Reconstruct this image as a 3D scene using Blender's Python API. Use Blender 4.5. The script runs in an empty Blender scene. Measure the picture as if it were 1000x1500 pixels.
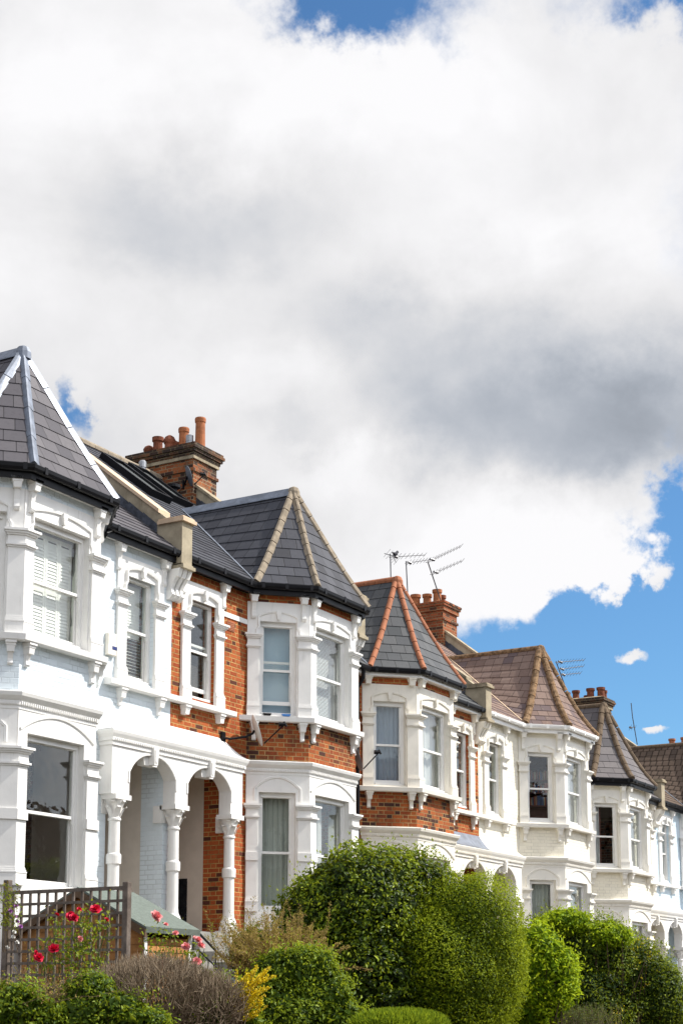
import bpy, math, random
import numpy as np
from mathutils import Vector
R = math.radians
random.seed(7)
rng = np.random.default_rng(11)
scene = bpy.context.scene
COL = scene.collection

# ------------------------------------------------------------------ node helper
class NT:
    def __init__(s, nt): s.nt = nt
    def n(s, t, **k):
        x = s.nt.nodes.new(t)
        for a, b in k.items(): setattr(x, a, b)
        return x
    def put(s, sock, v):
        if isinstance(v, bpy.types.NodeSocket): s.nt.links.new(v, sock)
        else: sock.default_value = v
    def m(s, op, a, b=None, c=None, clamp=False):
        x = s.n('ShaderNodeMath', operation=op, use_clamp=clamp)
        s.put(x.inputs[0], a)
        if b is not None: s.put(x.inputs[1], b)
        if c is not None: s.put(x.inputs[2], c)
        return x.outputs[0]
    def ramp(s, v, a, b, lo=0.0, hi=1.0, smooth=True):
        x = s.n('ShaderNodeMapRange'); x.interpolation_type = 'SMOOTHSTEP' if smooth else 'LINEAR'
        for i, q in enumerate((v, a, b, lo, hi)): s.put(x.inputs[i], q)
        return x.outputs[0]
    def noise(s, vec, scale, detail=4, rough=.55, dist=0):
        x = s.n('ShaderNodeTexNoise'); s.put(x.inputs['Vector'], vec)
        x.inputs['Scale'].default_value = scale; x.inputs['Detail'].default_value = detail
        x.inputs['Roughness'].default_value = rough; x.inputs['Distortion'].default_value = dist
        return x.outputs['Fac']
    def mix(s, f, a, b, mode='MIX'):
        x = s.n('ShaderNodeMix', data_type='RGBA', blend_type=mode)
        s.put(x.inputs[0], f)
        s.put(x.inputs[6], a if isinstance(a, bpy.types.NodeSocket) else (*a, 1))
        s.put(x.inputs[7], b if isinstance(b, bpy.types.NodeSocket) else (*b, 1))
        return x.outputs[2]
    def xyz(s, x=0., y=0., z=0.):
        c = s.n('ShaderNodeCombineXYZ')
        for i, q in enumerate((x, y, z)): s.put(c.inputs[i], q)
        return c.outputs[0]
    def white(s, vec):
        x = s.n('ShaderNodeTexWhiteNoise', noise_dimensions='3D'); s.put(x.inputs[0], vec); return x.outputs['Value']
    def bump(s, h, strength, dist=.01):
        b = s.n('ShaderNodeBump'); b.inputs['Strength'].default_value = strength; b.inputs['Distance'].default_value = dist
        s.put(b.inputs['Height'], h); return b.outputs[0]

def newmat(name):
    m = bpy.data.materials.new(name); m.use_nodes = True
    nt = m.node_tree; b = nt.nodes['Principled BSDF']
    return m, NT(nt), b

def setp(N, b, col=None, rough=.6, spec=.3, normal=None, metal=0):
    if col is not None: N.put(b.inputs['Base Color'], col if isinstance(col, bpy.types.NodeSocket) else (*col, 1))
    N.put(b.inputs['Roughness'], rough)
    b.inputs['Specular IOR Level'].default_value = spec; b.inputs['Metallic'].default_value = metal
    if normal is not None: N.put(b.inputs['Normal'], normal)

def oc(N): return N.n('ShaderNodeTexCoord').outputs['Object']
def uv(N):
    s = N.n('ShaderNodeSeparateXYZ'); N.put(s.inputs[0], N.n('ShaderNodeTexCoord').outputs['UV']); return s.outputs[0], s.outputs[1]

def plain(name, c, rough=.6, spec=.3, var=.12, scale=6, bump=.15, metal=0, dirt=None):
    m, N, b = newmat(name); o = oc(N)
    f = N.noise(o, scale, 6, .6)
    f = N.ramp(f, .3, .7)
    col = N.mix(f, tuple(x*(1-var) for x in c), tuple(min(1, x*(1+var*.5)) for x in c))
    if dirt:
        mp = N.n('ShaderNodeMapping'); N.put(mp.inputs[0], o); mp.inputs['Scale'].default_value = (5, 5, .8)
        d = N.ramp(N.noise(mp.outputs[0], 2.2, 6, .65), dirt[1], dirt[1]+.22, 0, dirt[2])
        col = N.mix(d, col, dirt[0])
    setp(N, b, col, rough, spec, N.bump(N.noise(o, scale*9, 4, .6), bump, .004), metal)
    return m

def bond(N, st, hd, h, mort, jit=.004):
    """brick bond from UV metres: returns mortar factor, per-brick random a,b, height"""
    u, v = uv(N)
    w = N.noise(N.xyz(u, v, 0.), 9, 2)
    u = N.m('ADD', u, N.m('MULTIPLY', N.m('SUBTRACT', w, .5), jit*2)); v = N.m('ADD', v, N.m('MULTIPLY', N.m('SUBTRACT', w, .5), jit*2))
    P = st+hd
    row = N.m('FLOOR', N.m('DIVIDE', v, h)); fv = N.m('SUBTRACT', v, N.m('MULTIPLY', row, h))
    u2 = N.m('ADD', u, N.m('MULTIPLY', N.m('FLOORED_MODULO', row, 2.), P/2))
    k = N.m('FLOOR', N.m('DIVIDE', u2, P)); x = N.m('SUBTRACT', u2, N.m('MULTIPLY', k, P))
    if hd > 0:
        ish = N.m('GREATER_THAN', x, st)
        dx = N.m('MINIMUM', N.m('MINIMUM', x, N.m('SUBTRACT', P, x)), N.m('ABSOLUTE', N.m('SUBTRACT', x, st)))
    else:
        ish = 0.; dx = N.m('MINIMUM', x, N.m('SUBTRACT', P, x))
    dv = N.m('MINIMUM', fv, N.m('SUBTRACT', h, fv))
    idv = N.xyz(N.m('ADD', N.m('MULTIPLY', k, 2.), ish), row, 3.3)
    ra = N.white(idv); rb = N.white(N.xyz(row, N.m('ADD', N.m('MULTIPLY', k, 2.), ish), 9.1))
    d = N.m('MINIMUM', dx, dv)
    mo = N.ramp(d, mort*.3, mort*.75, 1, 0)
    return mo, ra, rb, d, fv, dx

def brick(name, c1, c2, dark, mortar, pdark=.12, soot=None):
    m, N, b = newmat(name); o = oc(N)
    mo, ra, rb, d, fv, dx = bond(N, .232, .118, .0815, .0125)
    col = N.mix(ra, c1, c2)
    col = N.mix(N.ramp(rb, 1-pdark, 1-pdark+.02), col, dark)
    n1 = N.noise(o, 30, 4, .65)
    col = N.mix(N.ramp(n1, .35, .75, 0, .45), col, tuple(x*.45 for x in c1))
    if soot:
        col = N.mix(N.ramp(N.noise(o, soot[0], 4, .6), soot[1], soot[1]+.2, 0, soot[2]), col, (.035, .025, .022))
    mcol = N.mix(N.ramp(N.noise(o, 3, 3), .35, .65), mortar, tuple(x*.5 for x in mortar))
    col = N.mix(mo, col, mcol)
    h = N.m('ADD', N.m('MULTIPLY', N.m('SUBTRACT', 1., mo), 1.), N.m('MULTIPLY', n1, .5))
    setp(N, b, col, .85, .2, N.bump(h, .6, .008))
    return m

def painted_brick(name, c, var=.08):
    m, N, b = newmat(name); o = oc(N)
    mo, ra, rb, d, fv, dx = bond(N, .232, .118, .0815, .013)
    n1 = N.noise(o, 22, 4, .65); n2 = N.noise(o, 1.3, 5, .6)
    col = N.mix(ra, tuple(x*(1-var) for x in c), c)
    keep = N.ramp(n2, .46, .62)
    col = N.mix(N.m('MULTIPLY', mo, N.m('MULTIPLY', keep, .55)), col, tuple(x*.55 for x in c))
    col = N.mix(N.ramp(N.noise(o, 2.2, 6, .7), .56, .8, 0, .35), col, tuple(x*.72 for x in c))
    h = N.m('ADD', N.m('SUBTRACT', 1., mo), N.m('MULTIPLY', n1, .6))
    setp(N, b, col, .55, .3, N.bump(h, .55, .007))
    return m

def slates(name, w, cs, rough=.6, spec=.16, lichen=None, joint=.011, edge=.75):
    """UV: u metres, v in courses"""
    m, N, b = newmat(name); o = oc(N)
    u, v = uv(N)
    row = N.m('FLOOR', v); fv = N.m('SUBTRACT', v, row)
    u2 = N.m('ADD', u, N.m('MULTIPLY', N.m('FLOORED_MODULO', row, 2.), w/2))
    u2 = N.m('ADD', u2, N.m('MULTIPLY', N.white(N.xyz(row, 1.7, 0.)), w*.12))
    k = N.m('FLOOR', N.m('DIVIDE', u2, w)); x = N.m('SUBTRACT', u2, N.m('MULTIPLY', k, w))
    dx = N.m('MINIMUM', x, N.m('SUBTRACT', w, x))
    ra = N.white(N.xyz(k, row, 5.5)); rb = N.white(N.xyz(row, k, 2.5))
    col = N.mix(ra, cs[0], cs[1]); col = N.mix(N.ramp(rb, .72, .9), col, cs[2])
    n1 = N.noise(o, 14, 6, .7); n2 = N.noise(o, 3, 5, .6)
    col = N.mix(N.ramp(n1, .45, .8, 0, .5), col, tuple(x_*.6 for x_ in cs[0]))
    if lichen: col = N.mix(N.ramp(N.noise(o, 9, 6, .7), lichen[1], lichen[1]+.12, 0, .8), col, lichen[0])
    jf = N.m('MULTIPLY', N.ramp(dx, joint*.4, joint, 1, 0), .8)
    col = N.mix(jf, col, tuple(x_*.25 for x_ in cs[0]))
    h = N.m('ADD', N.m('ADD', N.m('MULTIPLY', n1, .4), N.m('MULTIPLY', ra, .8)), N.ramp(dx, 0, joint*1.2))
    setp(N, b, col, N.m('ADD', N.m('MULTIPLY', rb, .15), rough-.07), spec, N.bump(h, .35, .006))
    return m

def glass(name='window_glass', tint=(.95, .965, .955)):
    m, N, b = newmat(name); nt = N.nt; nt.nodes.remove(b)
    out = nt.nodes['Material Output']
    o = oc(N)
    bp = N.bump(N.noise(o, 1.8, 3, .5), .10, .05)
    lw = N.n('ShaderNodeLayerWeight'); lw.inputs[0].default_value = .5; N.put(lw.inputs['Normal'], bp)
    fr = N.m('ADD', .045, N.m('MULTIPLY', N.m('POWER', lw.outputs['Facing'], 4.), .9), clamp=True)
    t = N.n('ShaderNodeBsdfTransparent'); t.inputs[0].default_value = (*tint, 1)
    g = N.n('ShaderNodeBsdfGlossy'); g.inputs['Roughness'].default_value = .01; N.put(g.inputs['Normal'], bp)
    x = N.n('ShaderNodeMixShader'); N.put(x.inputs[0], fr); N.put(x.inputs[1], t.outputs[0]); N.put(x.inputs[2], g.outputs[0])
    N.put(out.inputs['Surface'], x.outputs[0])
    return m

def leafmat(name, cols, trans=.35, rough=.45, gloss=.3):
    m, N, b = newmat(name); nt = N.nt
    at = N.n('ShaderNodeAttribute', attribute_name='leaf_tone').outputs['Fac']
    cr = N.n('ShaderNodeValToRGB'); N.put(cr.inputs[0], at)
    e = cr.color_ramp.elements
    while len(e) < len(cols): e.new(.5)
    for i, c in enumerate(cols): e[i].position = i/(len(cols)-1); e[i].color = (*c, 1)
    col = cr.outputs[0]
    setp(N, b, col, rough, gloss)
    tr = N.n('ShaderNodeBsdfTranslucent'); N.put(tr.inputs[0], N.mix(.5, col, (.50, .56, .03), 'MIX'))
    x = N.n('ShaderNodeMixShader'); x.inputs[0].default_value = trans
    N.put(x.inputs[1], b.outputs[0]); N.put(x.inputs[2], tr.outputs[0])
    N.put(nt.nodes['Material Output'].inputs['Surface'], x.outputs[0])
    return m

def cloth(name, c, trans=.25):
    m, N, b = newmat(name); setp(N, b, c, .9, .1)
    tr = N.n('ShaderNodeBsdfTranslucent'); tr.inputs[0].default_value = (*c, 1)
    x = N.n('ShaderNodeMixShader'); x.inputs[0].default_value = trans
    N.put(x.inputs[1], b.outputs[0]); N.put(x.inputs[2], tr.outputs[0]); N.put(N.nt.nodes['Material Output'].inputs['Surface'], x.outputs[0])
    return m

M = {}
GREY_D = (.42, .40, .36)
M['white'] = plain('white_stucco', (.79, .78, .755), .5, .3, .05, 3, .25, dirt=(GREY_D, .57, .4))
M['cream'] = plain('cream_stucco', (.80, .76, .675), .5, .3, .06, 3, .25, dirt=(GREY_D, .55, .45))
M['ivory'] = plain('ivory_stucco', (.79, .765, .705), .5, .3, .05, 3, .25, dirt=(GREY_D, .57, .4))
M['frame'] = plain('white_gloss_paint', (.80, .79, .765), .3, .4, .03, 4, .08)
M['blue_paint'] = painted_brick('pale_blue_painted_brick', (.70, .775, .82))
M['cream_paint'] = painted_brick('cream_painted_brick', (.84, .79, .66))
M['sky_paint'] = painted_brick('light_blue_painted_brick', (.64, .765, .85))
M['brick'] = brick('red_brick', (.30, .06, .018), (.45, .12, .034), (.085, .03, .02), (.50, .34, .13), .11, (1.1, .6, .55))
M['brick_bay'] = brick('darker_bay_brick', (.26, .058, .02), (.42, .12, .032), (.06, .026, .02), (.42, .29, .13), .3, (1.3, .5, .7))
M['brick_old'] = brick('old_chimney_brick', (.25, .075, .028), (.38, .13, .045), (.05, .028, .022), (.34, .27, .17), .4, (1.8, .48, .7))
M['brick_opp'] = brick('dark_brick', (.12, .05, .03), (.2, .08, .05), (.05, .03, .03), (.25, .2, .15), .2)
M['slate_a'] = slates('purple_slate', .34, ((.088, .082, .092), (.12, .112, .12), (.072, .068, .078)), .6)
M['slate_b'] = slates('blue_black_slate', .30, ((.047, .048, .058), (.066, .068, .08), (.038, .039, .046)), .6)
M['slate_c'] = slates('grey_slate', .30, ((.07, .074, .08), (.10, .102, .105), (.055, .06, .065)), .62)
M['slate_d'] = slates('weathered_brown_tile', .27, ((.175, .12, .10), (.25, .18, .15), (.14, .105, .105)), .85, .15, ((.42, .36, .24), .62), joint=.01)
M['slate_e'] = slates('weathered_grey_slate', .42, ((.115, .105, .11), (.155, .14, .14), (.095, .09, .095)), .7, .15, ((.3, .25, .2), .66))
M['slate_f'] = slates('brown_pantile', .21, ((.115, .085, .065), (.15, .11, .085), (.09, .068, .055)), .85, .1, joint=.03)
M['lead'] = plain('lead_sheet', (.185, .21, .26), .45, .5, .35, 5, .3, metal=.25)
M['stone'] = plain('weathered_stone', (.36, .30, .21), .9, .15, .35, 5, .6, dirt=((.12, .10, .07), .5, .6))
M['coping'] = plain('sandy_coping', (.62, .47, .33), .85, .15, .15, 5, .4)
M['render'] = plain('grey_cement_render', (.40, .345, .25), .9, .1, .3, 2.5, .5, dirt=((.14, .11, .07), .55, .6))
M['hip_stone'] = plain('buff_hip_tile', (.29, .24, .18), .9, .15, .3, 7, .5)
M['hip_terra'] = plain('terracotta_hip_tile', (.38, .15, .08), .8, .2, .2, 7, .3)
M['hip_lichen'] = plain('lichen_hip_tile', (.24, .155, .09), .95, .1, .6, 9, .8, dirt=((.42, .20, .07), .55, .6))
M['hip_brown'] = plain('brown_hip_tile', (.155, .115, .08), .95, .1, .3, 7, .6)
M['pot'] = plain('terracotta_pot', (.37, .135, .06), .8, .2, .25, 8, .3)
M['pot_dark'] = plain('sooty_pot', (.20, .07, .04), .85, .15, .5, 8, .4)
M['black'] = plain('black_plastic', (.006, .006, .008), .42, .18, .3, 5, .05)
M['metal'] = plain('grey_metal', (.35, .36, .38), .4, .5, .2, 8, .1, metal=.6)
M['dish'] = plain('pale_dish_grey', (.55, .55, .53), .5, .4, .1, 8, .1)
M['dish_d'] = plain('dark_dish_grey', (.16, .17, .19), .5, .4, .1, 8, .1)
M['plaster'] = plain('beige_plaster', (.62, .56, .49), .9, .1, .08, 3, .2)
M['int'] = plain('interior_paint', (.22, .19, .16), .9, .1, .1, 2, .1)
M['door'] = plain('dark_door_paint', (.015, .016, .02), .3, .5, .2, 5, .05)
M['glass'] = glass()
M['shutter'] = plain('pale_shutter_paint', (.90, .89, .85), .5, .3, .03, 4, .05)
M['net'] = cloth('net_curtain', (.86, .87, .88), .3)
M['net_d'] = cloth('blue_grey_curtain', (.40, .48, .60), .3)
M['curt'] = cloth('green_grey_curtain', (.62, .65, .60), .3)
M['blind_b'] = cloth('pale_blue_blind', (.48, .63, .73), .2)
M['blind_w'] = cloth('white_blind', (.84, .85, .86), .3)
M['blind_n'] = plain('navy_blind', (.05, .09, .19), .6, .3)
M['wood_red'] = plain('red_brown_wood', (.09, .025, .018), .5, .3)
M['trellis'] = plain('weathered_grey_timber', (.165, .135, .115), .9, .1, .35, 9, .5)
M['shed'] = plain('brown_shed_board', (.40, .19, .065), .8, .2, .35, 4, .4)
M['shed_trim'] = plain('dark_shed_trim', (.13, .085, .055), .85, .15, .3, 5, .4)
M['felt'] = plain('green_roof_felt', (.15, .175, .155), .95, .1, .15, 20, .8)
M['soil'] = plain('garden_soil', (.09, .07, .045), .95, .1, .4, 3, .6)
M['tarmac'] = plain('street_asphalt', (.06, .06, .06), .9, .2, .2, 8, .5)
M['pave'] = plain('paving', (.30, .29, .27), .9, .2, .2, 4, .3)
M['bark'] = plain('bark', (.12, .085, .055), .95, .1, .4, 12, .6)
M['twig'] = plain('dry_twig', (.17, .125, .085), .95, .1, .35, 12, .3)
M['red'] = plain('red_petal', (.62, .008, .05), .6, .3, .3, 20, .1)
M['pink'] = plain('pink_petal', (.80, .30, .30), .6, .3, .25, 20, .1)
M['purple'] = plain('purple_petal', (.42, .16, .45), .6, .3, .25, 20, .1)
M['yellow'] = leafmat('yellow_petal', [(.70, .48, .008), (.80, .60, .012), (.85, .70, .04)], .25)
M['laurel'] = leafmat('laurel_leaf', [(.008, .020, .002), (.036, .074, .003), (.115, .18, .006), (.36, .43, .02)], .3, .45, .2)
M['privet'] = leafmat('privet_leaf', [(.028, .055, .002), (.10, .155, .004), (.22, .285, .007), (.40, .46, .018)], .38, .55, .12)
M['lime'] = leafmat('lime_leaf', [(.06, .13, .004), (.20, .33, .006), (.37, .50, .010), (.50, .60, .02)], .44, .5, .15)
M['darkleaf'] = leafmat('dark_leaf', [(.010, .026, .005), (.042, .085, .007), (.11, .175, .010), (.28, .34, .02)], .3, .5, .2)
M['green'] = leafmat('green_leaf', [(.028, .06, .006), (.085, .15, .009), (.18, .26, .014), (.30, .38, .03)], .38, .5, .2)
M['tan'] = leafmat('tan_foliage', [(.26, .15, .055), (.38, .24, .10), (.46, .31, .14), (.30, .24, .08)], .3, .8, .1)
M['rose'] = leafmat('rose_leaf', [(.06, .11, .010), (.14, .20, .012), (.26, .32, .02), (.17, .06, .02)], .42, .45, .25)
M['twig2'] = plain('grey_twig', (.30, .235, .165), .95, .1, .35, 12, .3)
M['grass'] = leafmat('grass_blade', [(.09, .16, .010), (.15, .23, .013), (.24, .33, .02)], .38, .6, .15)
M['sage'] = leafmat('sage_leaf', [(.06, .085, .045), (.09, .12, .06), (.13, .16, .07)], .3, .7, .2)

# ------------------------------------------------------------------ geometry helper
class Fr:
    """plan frame: a along the face, n outward"""
    def __init__(s, o, a, n): s.o, s.a, s.n = o, a, n
    def p(s, a, n, z): return (s.o[0]+a*s.a[0]+n*s.n[0], s.o[1]+a*s.a[1]+n*s.n[1], z)
Q = math.sqrt(.5); T8 = math.tan(R(22.5))
FRONT = Fr((0, 0), (1, 0), (0, -1))     # a = s, n = e

class MB:
    def __init__(s): s.v, s.f, s.u = [], [], []
    def face(s, pts, uvs=None):
        i = len(s.v); s.v += [tuple(p) for p in pts]; s.f.append(list(range(i, i+len(pts)))); s.u.append(uvs)
    def hexa(s, b, t):
        """b, t: matching rings bottom/top (ccw seen from above)"""
        n = len(b)
        s.face(b[::-1]); s.face(t)
        for i in range(n):
            j = (i+1) % n; s.face([b[i], b[j], t[j], t[i]])
    def box(s, F, a0, a1, n0, n1, z0, z1, m0=0, m1=0):
        """m0/m1: plan mitre factors at the ends (a shift per unit n)"""
        def ring(z): return [F.p(a0-m0*n1, n1, z), F.p(a1+m1*n1, n1, z), F.p(a1+m1*n0, n0, z), F.p(a0-m0*n0, n0, z)]
        s.hexa(ring(z0), ring(z1))
    def taper(s, F, c, w0, d0, z0, w1, d1, z1, nb=0.):
        """block centred at a=c whose width/depth change with z, back at n=nb"""
        def ring(w, d, z): return [F.p(c-w/2, d, z), F.p(c+w/2, d, z), F.p(c+w/2, nb, z), F.p(c-w/2, nb, z)]
        s.hexa(ring(w0, d0, z0), ring(w1, d1, z1))
    def prism(s, F, poly, n0, n1):
        """poly (a,z) ccw seen from outside, extruded from n0 to n1 (front)"""
        k = len(poly)
        f = [F.p(a, n1, z) for a, z in poly]; b = [F.p(a, n0, z) for a, z in poly]
        s.face(f); s.face(b[::-1])
        for i in range(k):
            j = (i+1) % k; s.face([f[j], f[i], b[i], b[j]])
    def sweep(s, rings, closed=True, caps=True):
        """rings: list of lists of points with equal length (profile)"""
        for r0, r1 in zip(rings, rings[1:]):
            k = len(r0)
            for i in range(k if closed else k-1):
                j = (i+1) % k; s.face([r0[i], r1[i], r1[j], r0[j]])
        if caps: s.face(rings[0]); s.face(rings[-1][::-1])
    def strip(s, F, pts, w, n0, n1):
        """moulding of rectangular section following pts (a,z) on a face"""
        rings = []
        for i, (a, z) in enumerate(pts):
            q0 = pts[max(i-1, 0)]; q1 = pts[min(i+1, len(pts)-1)]
            dx, dz = q1[0]-q0[0], q1[1]-q0[1]; L = math.hypot(dx, dz) or 1; px, pz = -dz/L*w/2, dx/L*w/2
            rings.append([F.p(a+px, n0, z+pz), F.p(a+px*.6, n1, z+pz*.6), F.p(a-px*.6, n1*.8+n0*.2, z-pz*.6), F.p(a-px, n0, z-pz)])
        s.sweep(rings)
    def lathe(s, c, prof, seg=16):
        rings = []
        for r, z in prof: rings.append([(c[0]+r*math.cos(2*math.pi*k/seg), c[1]+r*math.sin(2*math.pi*k/seg), z) for k in range(seg)])
        for r0, r1 in zip(rings, rings[1:]):
            for i in range(seg):
                j = (i+1) % seg; s.face([r0[i], r0[j], r1[j], r1[i]])
        s.face(rings[0][::-1]); s.face(rings[-1])
    def tube(s, pts, r, seg=6):
        pts = [Vector(p) for p in pts]; rings = []
        for i, p in enumerate(pts):
            d = (pts[min(i+1, len(pts)-1)]-pts[max(i-1, 0)]).normalized()
            up = Vector((0, 0, 1)) if abs(d.z) < .9 else Vector((1, 0, 0))
            x = d.cross(up).normalized(); y = d.cross(x)
            rr = r[i] if isinstance(r, (list, tuple)) else r
            rings.append([tuple(p+rr*(math.cos(2*math.pi*k/seg)*x+math.sin(2*math.pi*k/seg)*y)) for k in range(seg)])
        s.sweep(rings)
    def courses(s, L, Rr, n, h=.012, w=None):
        """slate courses between curves L(t), Rr(t), t 0 (eave) .. 1 (top)"""
        for i in range(n):
            t0, t1 = i/n, (i+1)/n
            a, b, c, d = Vector(L(t0)), Vector(Rr(t0)), Vector(Rr(t1)), Vector(L(t1))
            hv = (b-a) if (b-a).length > (c-d).length else (c-d)
            sl = (d-a) if (d-a).length > (c-b).length*.5 else (c-b)
            nn = hv.cross(sl).normalized()
            if nn.z < 0: nn = -nn
            hd = hv.normalized()
            U = lambda p: p.dot(hd)
            a2, b2 = a+nn*h, b+nn*h
            if (c-d).length < 1e-5: s.face([a2, b2, c], [(U(a), i+.02), (U(b), i+.02), (U(c), i+.98)])
            elif (b-a).length < 1e-5: s.face([a2, c, d], [(U(a), i+.02), (U(c), i+.98), (U(d), i+.98)])
            else: s.face([a2, b2, c, d], [(U(a), i+.02), (U(b), i+.02), (U(c), i+.98), (U(d), i+.98)])
            s.face([a, b, b2, a2], [(U(a), i+.02), (U(b), i+.02), (U(b), i+.03), (U(a), i+.03)])
    def panel(s, F, a0, a1, z0, z1, nb, nf, holes):
        A = sorted({a0, a1} | {x for h in holes for x in h[:2] if a0 < x < a1}); Z = sorted({z0, z1} | {x for h in holes for x in h[2:] if z0 < x < z1})
        na, nz = len(A)-1, len(Z)-1
        def solid(i, j):
            if i < 0 or j < 0 or i >= na or j >= nz: return False
            ca, cz = (A[i]+A[i+1])/2, (Z[j]+Z[j+1])/2
            return not any(h[0] < ca < h[1] and h[2] < cz < h[3] for h in holes)
        for i in range(na):
            for j in range(nz):
                if not solid(i, j): continue
                x0, x1, y0, y1 = A[i], A[i+1], Z[j], Z[j+1]
                s.face([F.p(x0, nf, y0), F.p(x1, nf, y0), F.p(x1, nf, y1), F.p(x0, nf, y1)])
                s.face([F.p(x1, nb, y0), F.p(x0, nb, y0), F.p(x0, nb, y1), F.p(x1, nb, y1)])
                if not solid(i-1, j): s.face([F.p(x0, nb, y0), F.p(x0, nf, y0), F.p(x0, nf, y1), F.p(x0, nb, y1)])
                if not solid(i+1, j): s.face([F.p(x1, nf, y0), F.p(x1, nb, y0), F.p(x1, nb, y1), F.p(x1, nf, y1)])
                if not solid(i, j-1): s.face([F.p(x0, nb, y0), F.p(x1, nb, y0), F.p(x1, nf, y0), F.p(x0, nf, y0)])
                if not solid(i, j+1): s.face([F.p(x0, nf, y1), F.p(x1, nf, y1), F.p(x1, nb, y1), F.p(x0, nb, y1)])
    def build(s, name, mat, parent=None, smooth=False, bevel=0):
        me = bpy.data.meshes.new(name)
        off = Vector(parent['_base']) if parent is not None and '_base' in parent else Vector((0, 0, 0))
        me.from_pydata([tuple(Vector(p)-off) for p in s.v], [], s.f)
        ul = me.uv_layers.new(name='UVMap').data
        li = 0
        for f, us in zip(s.f, s.u):
            if us is None:
                p = [Vector(s.v[i]) for i in f]
                n = Vector((0, 0, 0))
                for k in range(1, len(p)-1): n += (p[k]-p[0]).cross(p[k+1]-p[0])
                if n.length > 0: n.normalize()
                if abs(n.z) > .9: us = [(q.x, q.y) for q in p]
                else:
                    t = Vector((0, 0, 1)).cross(n).normalized(); sc = math.sqrt(max(1-n.z*n.z, 1e-6))
                    us = [(q.dot(t), q.z/sc) for q in p]
            for w in us: ul[li].uv = w; li += 1
        me.materials.append(mat if not isinstance(mat, str) else M[mat])
        if smooth: me.polygons.foreach_set('use_smooth', [True]*len(me.polygons))
        o = bpy.data.objects.new(name, me); COL.objects.link(o)
        if smooth:
            import bmesh
            bm = bmesh.new(); bm.from_mesh(me); bmesh.ops.remove_doubles(bm, verts=bm.verts, dist=1e-5); bm.to_mesh(me); bm.free()
        if bevel:
            import bmesh
            bm = bmesh.new(); bm.from_mesh(me); bmesh.ops.remove_doubles(bm, verts=bm.verts, dist=1e-5); bm.to_mesh(me); bm.free()
            md = o.modifiers.new('edge', 'BEVEL'); md.width = bevel; md.segments = 1; md.limit_method = 'ANGLE'; md.angle_limit = R(40)
        if parent is not None:
            o.parent = parent; o['_base'] = tuple(off)
        return o

def thing(name, label, cat, loc, group=None):
    o = bpy.data.objects.new(name, None); COL.objects.link(o); o.location = loc; o.empty_display_size = .2
    o['_base'] = tuple(loc); o['label'] = label; o['category'] = cat
    if group: o['group'] = group
    return o
def tag(o, label, cat, group=None):
    o['label'] = label; o['category'] = cat
    if group: o['group'] = group
    return o

# ------------------------------------------------------------------ windows
def curtain_sheet(F, a0, a1, z0, z1, n, folds, amp, gap=None):
    mb = MB(); k = 60; ph = random.random()*6
    def row(z, sc):
        out = []
        for i in range(k+1):
            t = i/k; a = a0+(a1-a0)*t
            out.append(F.p(a, n+amp*sc*(math.sin(2*math.pi*folds*t+ph+.8*math.sin(5*t+ph))+.4*math.sin(2*math.pi*folds*2.3*t)), z))
        return out
    rows = [row(z1, .6), row((z0+z1)/2, .9), row(z0, 1.1)]
    for r0, r1 in zip(rows, rows[1:]):
        for i in range(k): mb.face([r1[i], r1[i+1], r0[i+1], r0[i]])
    return mb
def slat_blind(F, a0, a1, z0, z1, n, pitch, tilt, th=.003, wd=.045):
    mb = MB(); z = z0+.02
    while z < z1-.01:
        dz = wd*math.sin(tilt)/2; dn = wd*math.cos(tilt)/2
        p = [F.p(a0, n-dn, z+dz), F.p(a1, n-dn, z+dz), F.p(a1, n+dn, z-dz), F.p(a0, n+dn, z-dz)]
        q = [(x, y, zz-th) for x, y, zz in p]
        mb.hexa(q, p); z += pitch
    return mb

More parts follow.
